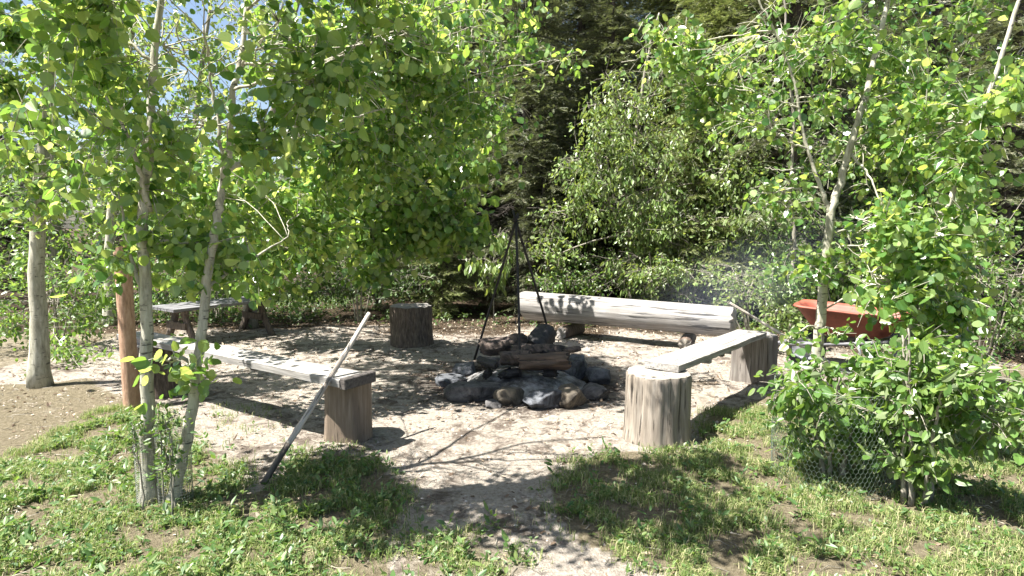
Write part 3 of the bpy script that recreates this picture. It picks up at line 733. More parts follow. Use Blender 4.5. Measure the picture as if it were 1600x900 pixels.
spruce('c', 'spruce behind the right end of the long log', spx(1060, 13.2), 13.2, 1.3, 5.5)
spruce('a', 'spruce outside the right edge beside the shrubs', spx(1560, 9.5), 9.5, .9, 1.9)
spruce('b', 'spruce behind the white barked stem at the right edge', spx(1430, 12.8), 12.8, 1.0, 2.3)
spruce('c', 'young spruce in the dark hollow under the drooping leafy branches', spx(690, 10.6), 10.6, .52, 1.9)
spruce('a', 'young spruce close behind the tripod at the left end of the long log', spx(850, 10.4), 10.4, .50, .9)
spruce('b', 'small spruce filling the gap left of the freestanding stump', spx(590, 10.9), 10.9, .45, 2.7)
spruce('c', 'lit spruce whose branches show between the two maples', spx(1090, 9.9), 9.9, .62, 3.3)
k = 0
rb = np.random.default_rng(77)
for px in (660, 760, 850, 930, 1010, 1100, 1180, 1290, 1380, 1480, 1580):
    Y = 15.3 + rb.uniform(-.7, 1.2)
    spruce('abdc'[k % 4], 'spruce of the shaded second row, seen only between the nearer trunks', spx(px, Y), Y, 1.05 + rb.uniform(-.1, .25), rb.uniform(0, 6), 'second row of spruces in deep shade'); k += 1
for px in (560, 20, -60):
    Y = 14.5 + rb.uniform(-.7, .9)
    spruce('abdc'[k % 4], 'low dark spruce behind the light crowned tree at the upper left', spx(px, Y), Y, .62, rb.uniform(0, 6), 'low spruces at the upper left'); k += 1
# far wood: one mass, low at the left where the sky shows through
fw = MB()
def copy_into(mb, objs, x, y, s, rz):
    c_, s_ = math.cos(rz), math.sin(rz)
    for o in objs:
        n = len(o.data.vertices); co = np.empty(n * 3, np.float32); o.data.vertices.foreach_get('co', co); co = co.reshape(-1, 3) * s
        q = np.stack([co[:, 0] * c_ - co[:, 1] * s_ + x, co[:, 0] * s_ + co[:, 1] * c_ + y, co[:, 2]], 1)
        fa = []
        lt = np.empty(len(o.data.polygons), np.int32); o.data.polygons.foreach_get('loop_total', lt)
        vi = np.empty(len(o.data.loops), np.int32); o.data.loops.foreach_get('vertex_index', vi)
        st = np.concatenate([[0], np.cumsum(lt)[:-1]])
        for kk in (3, 4):
            sel = st[lt == kk]
            if len(sel): fa.append(vi[sel[:, None] + np.arange(kk)[None]])
        mb.add(q, fa, 0 if 'crown' in o.name else 1)
for px in list(range(520, 1800, 85)):
    Y = 19.5 + rb.uniform(-1, 2.5)
    copy_into(fw, SPR['abdc'[int(rb.integers(0, 4))]].children, spx(px, Y), Y, 1.3 * rb.uniform(.85, 1.15), rb.uniform(0, 6))
for px in list(range(-150, 520, 110)):
    Y = 24 + rb.uniform(-1, 2.5)
    copy_into(fw, SPR['c'].children, spx(px, Y), Y, .75 * rb.uniform(.85, 1.1), rb.uniform(0, 6))
o = fw.build('far_woods', [M['spruce_needle'], M['spruce_bark']], None, False); tag(o, 'far off wood of dark conifers behind the clearing', 'woods', None, 'stuff')

# ------------------------------------------------------------------ stumps, planks, logs
def stump(name, label, group, cx, cy, r, h, seed, side='stump_side', cut='cut_grey', rough=.05, lean=(0, 0), sink=.03, oval=1.0, rot=0, split=None, extra=None):
    z0 = gz(cx, cy)
    root = empty(name, label, 'stump', (cx, cy, z0), rot, group)
    nA, nZ = 96, 26
    mb = MB(); th = np.arange(nA) * 2 * math.pi / nA
    zs = np.linspace(-sink, h, nZ); V = np.zeros((nZ, nA, 3)); top = None
    for iz, z in enumerate(zs):
        u = z / h
        for ia, a in enumerate(th):
            ca_, sa = math.cos(a), math.sin(a)
            rr = r * (1 + .05 * nz(ca_ * 1.2 + seed, sa * 1.2, u * .6) + rough * .8 * nz(ca_ * 6 + seed, sa * 6, u * .9) + rough * .5 * abs(nz(ca_ * 17 + seed, sa * 17, u * 1.6)) + .06 * math.exp(-max(u, 0) * 7))
            if iz >= nZ - 1: rr *= .975
            x, y = rr * ca_, rr * sa * oval
            if split: # flat riven face: plane normal angle, distance
                na, dd = split; dn = x * math.cos(na) + y * math.sin(na)
                if dn > dd * r + .01 * nz(z * 9, a * 3, seed): ex = dn - dd * r; x -= ex * math.cos(na); y -= ex * math.sin(na)
            V[iz, ia] = (x + lean[0] * u, y + lean[1] * u, z + (.010 * nz(ca_ * 3, sa * 3, seed) if iz > nZ - 3 else 0))
    i = np.arange(nZ - 1)[:, None] * nA; j = np.arange(nA)[None]; kk = (j + 1) % nA
    mb.add(V.reshape(-1, 3), [np.stack([i + j, i + kk, i + nA + kk, i + nA + j], -1).reshape(-1, 4)])
    mb.build('side', M[side], root)
    # cut face
    mt = MB(); rim = V[-1]; cen = rim.mean(0); rings = [rim * 1.0]
    for f in (.97, .8, .6, .4, .2):
        q = cen + (rim - cen) * f; q[:, 2] += .004 * noise_arr(q, 14, seed) + (.003 if f < .99 else 0); rings.append(q)
    R_ = np.concatenate(rings + [cen[None]]); n = len(rings)
    fs = []
    for q in range(n - 1):
        fs.append(np.stack([q * nA + np.arange(nA), q * nA + (np.arange(nA) + 1) % nA, (q + 1) * nA + (np.arange(nA) + 1) % nA, (q + 1) * nA + np.arange(nA)], -1))
    tri = np.stack([(n - 1) * nA + np.arange(nA), (n - 1) * nA + (np.arange(nA) + 1) % nA, np.full(nA, n * nA)], -1)
    mt.add(R_, fs + [tri]); mt.build('cut_face', M[cut], root)
    return root

s1 = G(1027, 690); Y1 = s1[1] + .02
SR1 = (P(1027, 640, 4.20)[0], 4.20)
stump('tree_stump', 'thick pale weathered stump under the near end of the right plank', 'stumps used as seats and bench legs', SR1[0], SR1[1], .222, .475, 1.3, 'stump_side', 'cut_grey', .075)
SR2 = (P(1178, 560, 5.85)[0], 5.85)
stump('tree_stump', 'split grey stump under the far end of the right plank beside the shrubs', 'stumps used as seats and bench legs', SR2[0], SR2[1], .20, .475, 7.7, 'stump_side_dark', 'cut_dark', .07, split=(-2.3, .55))
SL1 = (P(543, 640, 4.22)[0], 4.22)
stump('tree_stump', 'brown knotty stump under the near end of the left plank, by the leaning pole', 'stumps used as seats and bench legs', SL1[0], SL1[1], .158, .445, 4.1, 'stump_side_tan', 'cut_tan', .035, lean=(.01, 0), split=(-1.75, .80))
SL2 = (P(247, 590, 5.35)[0], 5.35)
stump('tree_stump', 'dark brown stump under the far end of the left plank behind the aspen trunks', 'stumps used as seats and bench legs', SL2[0], SL2[1], .19, .455, 9.1, 'brown_bark', 'cut_dark', .06)
SB_ = (P(643, 510, 7.75)[0], 7.75)
stump('tree_stump', 'freestanding bark covered stump seat left of the fire pit', 'stumps used as seats and bench legs', SB_[0], SB_[1], .262, .50, 12.4, 'brown_bark', 'cut_dark', .09)

def plank(name, label, group, A, B_, w, th, seed, mat, extra_parts=None, taper=0):
    """A, B_: centres of the two ends of the top face"""
    A = Vector(A); B_ = Vector(B_); d = B_ - A; L = d.length
    root = empty(name, label, 'plank', A, 0, group)
    root.rotation_euler = d.to_track_quat('X', 'Z').to_euler()
    n = 40; mb = MB(); V = []
    prof = [(-.5, 0), (-.47, .0), (-.2, .002), (.2, .002), (.47, 0), (.5, 0), (.5, -.12), (.49, -1), (.2, -1), (-.2, -1), (-.49, -1), (-.5, -.12)]
    for i in range(n):
        x = L * i / (n - 1)
        for (a, b) in prof:
            ww = w * (1 + taper * i / n)
            yy = a * ww + .012 * nz(x * 2, seed, a) * (1 if abs(a) > .4 else 0) + .004 * nz(x * 11, seed, a * 3)
            zz = b * th if b < -.01 else -.0
            if abs(a) > .48 and b > -.2: zz = -.10 * th if b < -.01 else -.05 * th
            zz += .005 * nz(x * 1.4, seed + 3, a) + .0015 * nz(x * 14, seed, a * 4)
            V.append((x + (.012 * nz(a * 9, seed, b) if i in (0, n - 1) else 0), yy, zz))
    k = len(prof); i = np.arange(n - 1)[:, None] * k; j = np.arange(k)[None]; kk = (j + 1) % k
    mb.add(V, [np.stack([i + j, i + k + j, i + k + kk, i + kk], -1).reshape(-1, 4), np.arange(k)[None], (np.arange(k)[None] + (n - 1) * k)[:, ::-1]])
    mb.build('board', M[mat], root, smooth=False)
    for (xc, yc, lx, ly, hz_, m_) in (extra_parts or []):
        c = MB(); box(c, (xc, yc, -th - hz_ / 2 - .001), (lx, ly, hz_), .004); c.build('cleat', M[m_], root, smooth=False)
    return root

def box(mb, c, s, bev=.004, rot=None, mi=0):
    x, y, z = [v / 2 for v in s]; b = min(bev, min(x, y, z) * .4)
    v = []
    for sx in (-1, 1):
        for sy in (-1, 1):
            for sz in (-1, 1):
                v += [(sx * (x - b), sy * (y - b), sz * z), (sx * (x - b), sy * y, sz * (z - b)), (sx * x, sy * (y - b), sz * (z - b))]
    import bmesh
    bm = bmesh.new()
    for p in v: bm.verts.new(p)
    bmesh.ops.convex_hull(bm, input=bm.verts)
    bm.verts.ensure_lookup_table(); bm.verts.index_update()
    vs = np.array([q.co[:] for q in bm.verts]); fs = [[q.index for q in f.verts] for f in bm.faces]
    bm.free()
    if rot is not None: vs = vs @ np.array(rot).T
    vs = vs + np.array(c)
    mb.add(vs, [np.array([f for f in fs if len(f) == k]) for k in (3, 4) if any(len(f) == k for f in fs)], mi)

# right plank
zt = .53
a1 = (G(1003, 570, zt) + G(1062, 582, zt)) / 2; b1 = (G(1150, 512, zt) + G(1207, 521, zt)) / 2
a1z, b1z = .478 + .05 + gz(*SR1), .478 + .05 + gz(*SR2)
Rpl = plank('bench_plank', 'grey weathered plank resting on the two right hand stumps', 'planks laid on stumps as benches',
      (a1[0] + .03, a1[1] + .10, a1z + .004), (b1[0], b1[1] + .05, b1z + .004), .265, .048, 2.2, 'weathered_plank', [(.62, 0, .05, .24, .035, 'weathered_plank'), (.95, .02, .05, .24, .035, 'plank_dark')])
# left plank
zl = .445 + .055
a2 = G(548, 588, zl); b2 = G(205, 522, zl + .01)
Lpl = plank('bench_plank', 'long pale weathered plank resting on the two left hand stumps', 'planks laid on stumps as benches',
      (a2[0] + .03, a2[1] - .03, zl + gz(*SL1) + .006), (b2[0], b2[1], zl + .014 + gz(*SL2)), .245, .052, 6.6, 'weathered_plank', [(1.0, -.02, .06, .2, .03, 'plank_dark'), (.55, -.05, .05, .12, .03, 'plank_dark')])
# short dark block at the near end
bd = (Vector(b2) - Vector(a2)).normalized()
tb = empty('wood_block', 'short dark sawn block lying across the near end of the left plank', 'block', (0, 0, 0))
blk = MB()
e0 = Vector((a2[0], a2[1], 0)) - bd * .02
ang = math.atan2(bd.y, bd.x)
tb.location = (e0.x - bd.x * .052 + .06 * bd.y * 0, e0.y - bd.y * .052, zl + gz(*SL1) - .018); tb.rotation_euler = (0, 0, ang)
box(blk, (0, 0, 0), (.055, .28, .075), .006); blk.build('body', M['plank_dark'], tb, smooth=False)

# leaning poles
def pole(name, label, cat, p0, p1, r0, r1, seed, mat, knots=(), burnt=0.0):
    p0, p1 = Vector(p0), Vector(p1); L = (p1 - p0).length; rng = np.random.default_rng(seed)
    root = empty(name, label, cat, p0); root.rotation_euler = (p1 - p0).to_track_quat('Z', 'Y').to_euler()
    n = 40; z = np.linspace(0, L, n)
    x = .006 * np.sin(z * 3 + seed); y = .005 * np.sin(z * 4.1 + 2 * seed); x -= x[0]; y -= y[0]
    r = r0 + (r1 - r0) * z / L
    for k in knots: r = r + .006 * np.exp(-((z - k) / .018) ** 2)
    nb = int(n * burnt)
    mb = MB(); tube(mb, np.stack([x, y, z], 1)[nb:], r[nb:], 8); mb.build('shaft', M[mat], root)
    if nb:
        m2 = MB(); tube(m2, np.stack([x, y, z], 1)[:nb + 1], r[:nb + 1] * 1.01, 8); m2.build('charred_end', M['pole_dark'], root)
    return root
g0 = G(411, 756); c1 = P(513, 590, 3.93)
d = (c1 - g0); d /= np.linalg.norm(d)
best = None
for tt in np.linspace(.5, 3, 400):
    q = g0 + d * tt; px, py = to_px(q)
    if py < 490: break
pole('wooden_pole', 'pale wooden pole with a charred tip leaning on the left plank', 'pole', (g0[0], g0[1], gz(g0[0], g0[1])), q, .019, .0145, 1, 'pole_wood', (.38, .62, .95), .22)
# right stick leaning over the far plank end
r0_ = P(1262, 545, 5.55); r1_ = P(1140, 473, 5.86)
dd = r0_ - r1_; dd /= np.linalg.norm(dd)
t_ = (r1_[2] - 0.0) / -dd[2]; foot = r1_ + dd * t_
pole('wooden_stick', 'thin pale stick leaning across the far end of the right plank', 'stick', (foot[0], foot[1], 0), r1_, .016, .012, 4, 'pole_wood', (.5, 1.1))

# the long log bench
lp0 = P(822, 479, 8.62); lp1 = P(1146, 502, 7.15)
lroot = empty('log_bench', 'long bleached log seat lying on two short logs behind the fire', 'log', (lp0[0], lp0[1], .245 + .16), 0)
dv = Vector((lp1[0] - lp0[0], lp1[1] - lp0[1], -.02)); LL = dv.length; lroot.rotation_euler = dv.to_track_quat('X', 'Z').to_euler()
mb = MB(); nA, nX = 56, 60; V = np.zeros((nX, nA, 3))
for ix in range(nX):
    x = LL * ix / (nX - 1)
    for ia in range(nA):
        a = 2 * math.pi * ia / nA; ca_, sa = math.cos(a), math.sin(a)
        r = .218 * (1 - .17 * x / LL) * (1 + .03 * nz(ca_ * 1.5, sa * 1.5, x * .6) + .035 * nz(ca_ * 7, sa * 7, x * .5) + .02 * nz(ca_ * 18, sa * 18, x * 1.2))
        yy = r * ca_; zz = r * sa
        r += .02 * math.exp(-((x - 1.1) ** 2 + (a - 5.2) ** 2 * .3) / .01)
        if zz > .165: zz = .165 + (zz - .165) * .3
        xx = x
        if ix == 0: xx = x + .0 - .10 * (zz / .2) * .4
        if ix == nX - 1: xx = x + .05 * nz(ca_ * 4, sa * 4, 3)
        V[ix, ia] = (xx, yy, zz)
i = np.arange(nX - 1)[:, None] * nA; j = np.arange(nA)[None]; kk = (j + 1) % nA
mb.add(V.reshape(-1, 3), [np.stack([i + j, i + nA + j, i + nA + kk, i + kk], -1).reshape(-1, 4)])
mb.build('log', M['log_bleached'], lroot)
for ix, sg in ((0, -1), (nX - 1, 1)):
    mt = MB(); rim = V[ix]; cen = rim.mean(0)
    R_ = np.concatenate([rim, cen + (rim - cen) * .93 + np.array([.004 * sg, 0, 0]), cen + (rim - cen) * .5 + np.array([.008 * sg, 0, 0]), (cen + np.array([.008 * sg, 0, 0]))[None]])
    ar = np.arange(nA); nx_ = (ar + 1) % nA
    mt.add(R_, [np.stack([ar, nx_, nA + nx_, nA + ar], -1), np.stack([nA + ar, nA + nx_, 2 * nA + nx_, 2 * nA + ar], -1), np.stack([2 * nA + ar, 2 * nA + nx_, np.full(nA, 3 * nA)], -1)])
    mt.build('cut_end', M['cut_dark'], lroot)

def short_log(name, label, cat, c, axis, L, r, seed, mat, cut, group=None, rough=.08, bend=0, taper=.0):
    root = empty(name, label, cat, c, 0, group); root.rotation_euler = Vector(axis).to_track_quat('X', 'Z').to_euler()
    nA, nX = 30, 22; V = np.zeros((nX, nA, 3))
    for ix in range(nX):
        u = ix / (nX - 1); x = (u - .5) * L
        for ia in range(nA):
            a = 2 * math.pi * ia / nA; ca_, sa = math.cos(a), math.sin(a)
            rr = r * (1 - taper * u) * (1 + rough * nz(ca_ * 1.5 + seed, sa * 1.5, x * 4) + rough * .8 * nz(ca_ * 5, sa * 5 + seed, x * 7) + rough * .35 * nz(ca_ * 14, sa * 14 + seed, x * 22)) * (.9 if ix in (0, nX - 1) else 1)
            V[ix, ia] = (x + .05 * nz(ca_ * 2.5, sa * 2.5, seed) * (1 if ix in (0, nX - 1) else 0), rr * ca_ + bend * (1 - (2 * u - 1) ** 2), rr * sa)
    i = np.arange(nX - 1)[:, None] * nA; j = np.arange(nA)[None]; kk = (j + 1) % nA
    mb = MB(); mb.add(V.reshape(-1, 3), [np.stack([i + j, i + nA + j, i + nA + kk, i + kk], -1).reshape(-1, 4)]); mb.build('body', M[mat], root)
    for ix in (0, nX - 1):
        mt = MB(); mt.add(np.concatenate([V[ix], V[ix].mean(0)[None]]), [np.stack([np.arange(nA), (np.arange(nA) + 1) % nA, np.full(nA, nA)], -1)]); mt.build('cut_face', M[cut], root)
    return root
def along(px, Y, z): q = P(px, 500, Y); return (q[0], q[1], z)
dr_ = (-dv.y, dv.x, 0)
short_log('log_rest', 'dark short log under the left half of the long bleached log', 'log', along(893, 8.28, .085), (-dv.y + .3, dv.x, 0), .52, .085, 3, 'brown_bark', 'cut_dark', 'short logs under the long log')
short_log('log_rest', 'short pale ended log under the right end of the long bleached log', 'log', along(1075, 7.5, .085), (-dv.y - .5, dv.x, 0), .56, .085, 5, 'brown_log', 'cut_grey', 'short logs under the long log')

# ------------------------------------------------------------------ fire pit
import bmesh
def stone(label, px, py, Y, sx, sy, sz, seed, mat, zoff=0.0, rz=0.0):
    p = P(px, py, Y)
    bm = bmesh.new(); bmesh.ops.create_icosphere(bm, subdivisions=4, radius=1)
    rng = random.Random(seed)
    planes = [(Vector((rng.gauss(0, 1), rng.gauss(0, 1), rng.gauss(0, .8))).normalized(), rng.uniform(.55, .88)) for _ in range(13)] + [(Vector((rng.uniform(-.15, .15), rng.uniform(-.2, .2), 1)).normalized(), .62)]
    for v in bm.verts:
        q = v.co.copy()
        for nn, dd_ in planes:
            e = q.dot(nn) - dd_
            if e > 0: q -= nn * e * .97
        q *= 1 + .07 * mn.noise(q * 1.7 + Vector((seed, 0, 0))) + .05 * mn.noise(q * 4 + Vector((seed, 3, 0))) + .05 * mn.noise(q * 8) + .025 * mn.noise(q * 20)
        v.co = Vector((q.x * sx / 2 * 1.15, q.y * sy / 2 * 1.1, q.z * sz / 2 * .98))
    zmin = min(v.co.z for v in bm.verts)
    for v in bm.verts: v.co.z -= zmin
    me = bpy.data.meshes.new('fire_pit_stone'); bm.to_mesh(me); bm.free(); me.materials.append(M[mat])
    for f in me.polygons: f.use_smooth = True
    o = bpy.data.objects.new('fire_pit_stone', me); C.objects.link(o)
    o.location = (p[0], p[1], gz(p[0], p[1]) - .05 + zoff); o.rotation_euler = (0, 0, rz)
    tag(o, label, 'stone', 'stones ringing the fire pit'); return o
stone('wide flat topped sooty stone at the left front of the fire pit', 745, 600, 5.25, .52, .36, .24, 1, 'stone_grey', rz=.2)
stone('low grey stone at the far left of the fire pit', 705, 575, 5.75, .30, .34, .20, 2, 'stone_blue', rz=.5)
stone('brownish stone at the front middle of the fire pit, left of the pale streaked one', 795, 606, 5.1, .24, .26, .22, 3, 'stone_tan', rz=.9)
stone('dark stone with a pale bluish top at the front of the fire pit', 846, 605, 5.0, .34, .30, .26, 4, 'stone_blue', rz=.1)
stone('tan faced stone at the front of the fire pit, right of the bluish topped one', 893, 604, 5.05, .28, .28, .25, 5, 'stone_tan', rz=-.2)
stone('flat grey stone at the right corner of the fire pit', 930, 592, 5.3, .26, .34, .20, 6, 'stone_grey', rz=.3)
stone('upright blue grey stone behind the right end of the brown log', 898, 550, 5.95, .30, .22, .34, 7, 'stone_blue', zoff=.02, rz=-.5)
stone('blue grey stone at the right rim of the fire pit', 935, 560, 5.85, .22, .26, .26, 8, 'stone_blue', rz=.7)
stone('grey stone at the left rim of the fire pit behind the ash', 728, 556, 6.25, .30, .28, .2, 9, 'stone_blue', rz=1.3)
stone('soot blackened stone at the back of the fire pit under the burnt log', 775, 545, 6.5, .30, .26, .22, 10, 'stone_grey')
stone('soot blackened stone at the back right of the fire pit', 870, 545, 6.5, .3, .26, .24, 11, 'stone_grey', rz=.6)
stone('half buried grey stone between the front stones', 770, 612, 4.98, .16, .14, .12, 12, 'stone_grey')
# ash bed
mb = MB(); n = 46; gx = np.linspace(-1, 1, n); A_, B2 = np.meshgrid(gx, gx); rr = np.sqrt(A_ ** 2 + B2 ** 2)
cxp, cyp = P(815, 570, 5.75)[0], 5.72
zz = .16 * np.clip(1 - rr ** 2, -.6, 1) + .02 * np.array([nz(a * 4, b * 4, 2) for a, b in zip(A_.ravel(), B2.ravel())]).reshape(A_.shape) + .012 * np.array([nz(a * 15, b * 15, 2) for a, b in zip(A_.ravel(), B2.ravel())]).reshape(A_.shape)
i = np.arange(n - 1)[:, None] * n; j = np.arange(n - 1)[None]
mb.add(np.stack([A_.ravel() * .62, B2.ravel() * .55, zz.ravel()], 1), [np.stack([i + j, i + j + 1, i + n + j + 1, i + n + j], -1).reshape(-1, 4)])
m, t, b = new_mat('ash_bed')
nn_ = noise_n(t, mapping(t, (1, 1, 1)), 7, 7, .7); cc = ramp(t, nn_, [(.36, (.02, .018, .018)), (.50, (.09, .086, .083)), (.66, (.27, .27, .275))]); t.links.new(cc, b.inputs['Base Color']); b.inputs['Roughness'].default_value = .95; bump(t, b, nn_, .8, .02)
o = mb.build('ash_bed', m); o.location = (cxp, cyp, .0); tag(o, 'pale ash and black embers heaped inside the stone ring', 'ash', None, 'stuff')

def flog(label, c0, c1, r, seed, mat, cut='char', **kw):
    c0, c1 = np.array(c0), np.array(c1); mid = (c0 + c1) / 2; ax = c1 - c0
    return short_log('firewood_log', label, 'firewood', mid, ax, float(np.linalg.norm(ax)), r, seed, mat, cut, 'half burnt firewood in the pit', **kw)
flog('thick burnt log with pinkish charred side lying across the back left of the fire', P(752, 542, 5.85), P(822, 538, 5.8), .088, 2, 'burnt_log', rough=.34)
flog('brown log with orange split side lying on the front stones', P(812, 565, 5.45), P(888, 563, 5.35), .075, 5, 'brown_log', 'burnt_log', rough=.3)
flog('grey brown short log left of the orange split one', P(783, 559, 5.5), P(830, 560, 5.45), .06, 8, 'burnt_log', 'burnt_log', rough=.35)
flog('charred log lying between the burnt log and the brown log', P(800, 548, 5.65), P(880, 549, 5.6), .06, 9, 'burnt_log', rough=.34)
flog('big blackened log end propped up at the back of the fire', P(832, 545, 5.95), P(856, 517, 6.15), .115, 12, 'char', 'char', rough=.26)
flog('thin grey stick of firewood at the right of the fire', P(850, 552, 5.55), P(905, 545, 5.75), .03, 14, 'burnt_log', rough=.2)
flog('burnt stub poking out of the ash at the left', P(748, 562, 5.6), P(775, 572, 5.4), .035, 15, 'char', rough=.2)

rf = np.random.default_rng(3)
for lab, x_, y_, l_, aa in (('charcoal chunk beside the front leg of the tripod', 800, 575, .13, .3), ('charcoal chunk at the left edge of the ash', 762, 580, .11, 1.2), ('charcoal chunk near the brown log', 860, 576, .12, -.5), ('charcoal chunk on the ash under the burnt log', 790, 566, .14, .9)):
    c_ = P(x_, y_, 5.45); dx_ = np.array([math.cos(aa), math.sin(aa), .15]) * l_ / 2
    c_[2] = .17
    flog(lab, c_ - dx_, c_ + dx_, .033, int(rf.integers(1, 90)), 'char', rough=.5)
# tripod
tp = P(806, 345, 6.0)
tri = empty('cooking_tripod', 'black iron tripod standing over the fire pit', 'tripod', (tp[0], tp[1], 0))
def to_l(p): return np.array(p) - np.array([tp[0], tp[1], 0])
feet = [P(741, 545, 6.35), P(868, 530, 6.5), P(813, 572, 5.42)]
feet[0][2] = .10; feet[1][2] = .12; feet[2][2] = .14
for f_, ex in zip(feet, (.05, .07, .03)):
    mbx = MB(); a = to_l(f_); b_ = to_l(tp); b2_ = b_ + (b_ - a) * ex
    tube(mbx, smooth_path([a, (a + b_) / 2 + np.array([.004, 0, 0]), b2_], 10), .0125, 8); mbx.build('leg', M['iron'], tri)
mbx = MB()
th = np.linspace(0, 4 * math.pi, 40); tube(mbx, np.stack([.03 * np.cos(th), .03 * np.sin(th), to_l(tp)[2] - .02 + .012 * th / math.pi], 1), .006, 5); mbx.build('collar', M['iron'], tri)
# hanging chain
ch = MB()
zc = to_l(tp)[2] - .03; a_ = 0
while zc > .62:
    th = np.linspace(0, 2 * math.pi, 13); e = np.stack([.009 * np.cos(th), 0 * th, .017 * np.sin(th)], 1)
    if a_ % 2: e = e[:, [1, 0, 2]]
    tube(ch, e + np.array([0, 0, zc]), .0026, 4, cap=False); zc -= .026; a_ += 1
tube(ch, smooth_path([(0, 0, zc + .02), (0, 0, zc - .05), (.02, 0, zc - .08), (.04, 0, zc - .05)], 12), .004, 5)
ch.build('chain', M['iron'], tri)

# ------------------------------------------------------------------ wooden table
tr0 = P(250, 478, 7.55); tr1 = P(412, 462, 8.75)
tdir = Vector((tr1[0] - tr0[0], tr1[1] - tr0[1], 0)); TL = tdir.length; tang = math.atan2(tdir.y, tdir.x)
tab = empty('wooden_table', 'low dark table with weathered slat top and an arched A shaped leg', 'table', (tr0[0], tr0[1], gz(tr0[0], tr0[1])), tang)
TH = .50
for k in range(4):
    mbx = MB(); yy = -.245 + k * .163
    n = 20; V = []
    for i in range(n):
        x = TL * i / (n - 1)
        for (a, b) in ((-.074, 0), (.074, 0), (.074, -.036), (-.074, -.036)): V.append((x + (.015 * nz(k, 3, 1) if i in (0, n - 1) else 0), yy + a + .003 * nz(x * 3, k, a), TH + b + .004 * nz(x * 2, k * 3, 1)))
    i = np.arange(n - 1)[:, None] * 4; j = np.arange(4)[None]; kk = (j + 1) % 4
    mbx.add(V, [np.stack([i + j, i + kk, i + 4 + kk, i + 4 + j], -1).reshape(-1, 4), np.array([[3, 2, 1, 0]]), np.array([[0, 1, 2, 3]]) + (n - 1) * 4]); mbx.build('top_board', M['table_top'], tab, smooth=False)
def extr(mb, outline, x0, x1):
    n = len(outline); v = [(x0, y, z) for y, z in outline] + [(x1, y, z) for y, z in outline]
    a = np.arange(n); b_ = (a + 1) % n
    mb.add(v, [np.stack([a, b_, n + b_, n + a], -1)])
    bm_f = [list(range(n))]
    return n
for xl in (.22, TL - .16):
    for sg in (-1, 1):
        mbx = MB(); p0 = (xl + .045 * (1 if sg > 0 else 0), sg * .13, TH - .04); p1 = (p0[0], sg * .42, -.02)
        pts = smooth_path([p0, (p0[0], sg * .20, .30), (p0[0], sg * .32, .12), p1], 10)
        # curved sawn leg, rectangular section
        V = []
        for q, pnt in enumerate(pts):
            tn_ = unit((pts[min(q + 1, 9)] - pts[max(q - 1, 0)])[None])[0]; nrm = np.array([0, tn_[2], -tn_[1]])
            for (a, b) in ((-.02, -.05), (.02, -.05), (.02, .05), (-.02, .05)): V.append(pnt + np.array([a, 0, 0]) + nrm * b)
        i = np.arange(9)[:, None] * 4; j = np.arange(4)[None]; kk = (j + 1) % 4
        mbx.add(V, [np.stack([i + j, i + kk, i + 4 + kk, i + 4 + j], -1).reshape(-1, 4), np.array([[3, 2, 1, 0]]), np.array([[36, 37, 38, 39]])]); mbx.build('leg', M['brown_bark'], tab)
    mbx = MB(); box(mbx, (xl - .03, 0, .25), (.036, .46, .09)); mbx.build('crossbar', M['brown_bark'], tab, smooth=False)
    mbx = MB(); box(mbx, (xl - .03, 0, TH - .06), (.04, .56, .045)); mbx.build('top_batten', M['brown_bark'], tab, smooth=False)

# ------------------------------------------------------------------ wheelbarrow
wc = P(1258, 545, 6.5); ax = Vector((.80, -.60, 0)).normalized()
wb = empty('wheelbarrow', 'red wheelbarrow with a dark wheel parked behind the pale forked aspen', 'wheelbarrow', (wc[0], wc[1], gz(wc[0], wc[1])), math.atan2(ax.y, ax.x))
WR = .205
whl = MB(); R1, r1 = WR - .045, .045
a = np.linspace(0, 2 * math.pi, 41)[:-1]; c_ = np.linspace(0, 2 * math.pi, 15)[:-1]
AA, CC = np.meshgrid(a, c_, indexing='ij'); rad = R1 + r1 * np.cos(CC) * (1 + .03 * np.sign(np.sin(AA * 20)))
V = np.stack([rad * np.cos(AA), r1 * 1.0 * np.sin(CC), WR + rad * np.sin(AA)], -1).reshape(-1, 3)
i = np.arange(40)[:, None]; j = np.arange(14)[None]
whl.add(V, [np.stack([i * 14 + j, i * 14 + (j + 1) % 14, ((i + 1) % 40) * 14 + (j + 1) % 14, ((i + 1) % 40) * 14 + j], -1).reshape(-1, 4)])
tyre = whl.build('wheel', M['tyre'], wb)
rim = MB(); prof = [(.0, .05), (.03, .05), (.035, .02), (.09, .012), (.118, .028), (.128, .034)]
for sg in (-1, 1):
    V = np.array([[(r * math.cos(q), sg * y, WR + r * math.sin(q)) for q in a] for r, y in prof]).reshape(-1, 3)
    i = np.arange(len(prof) - 1)[:, None] * 40; j = np.arange(40)[None]; rim.add(V, [np.stack([i + j, i + (j + 1) % 40, i + 40 + (j + 1) % 40, i + 40 + j], -1).reshape(-1, 4)])
rim.build('rim', M['grey_steel'], tyre)
axl = MB(); tube(axl, [(0, -.14, WR), (0, .14, WR)], .010, 8); axl.build('axle', M['grey_steel'], wb)
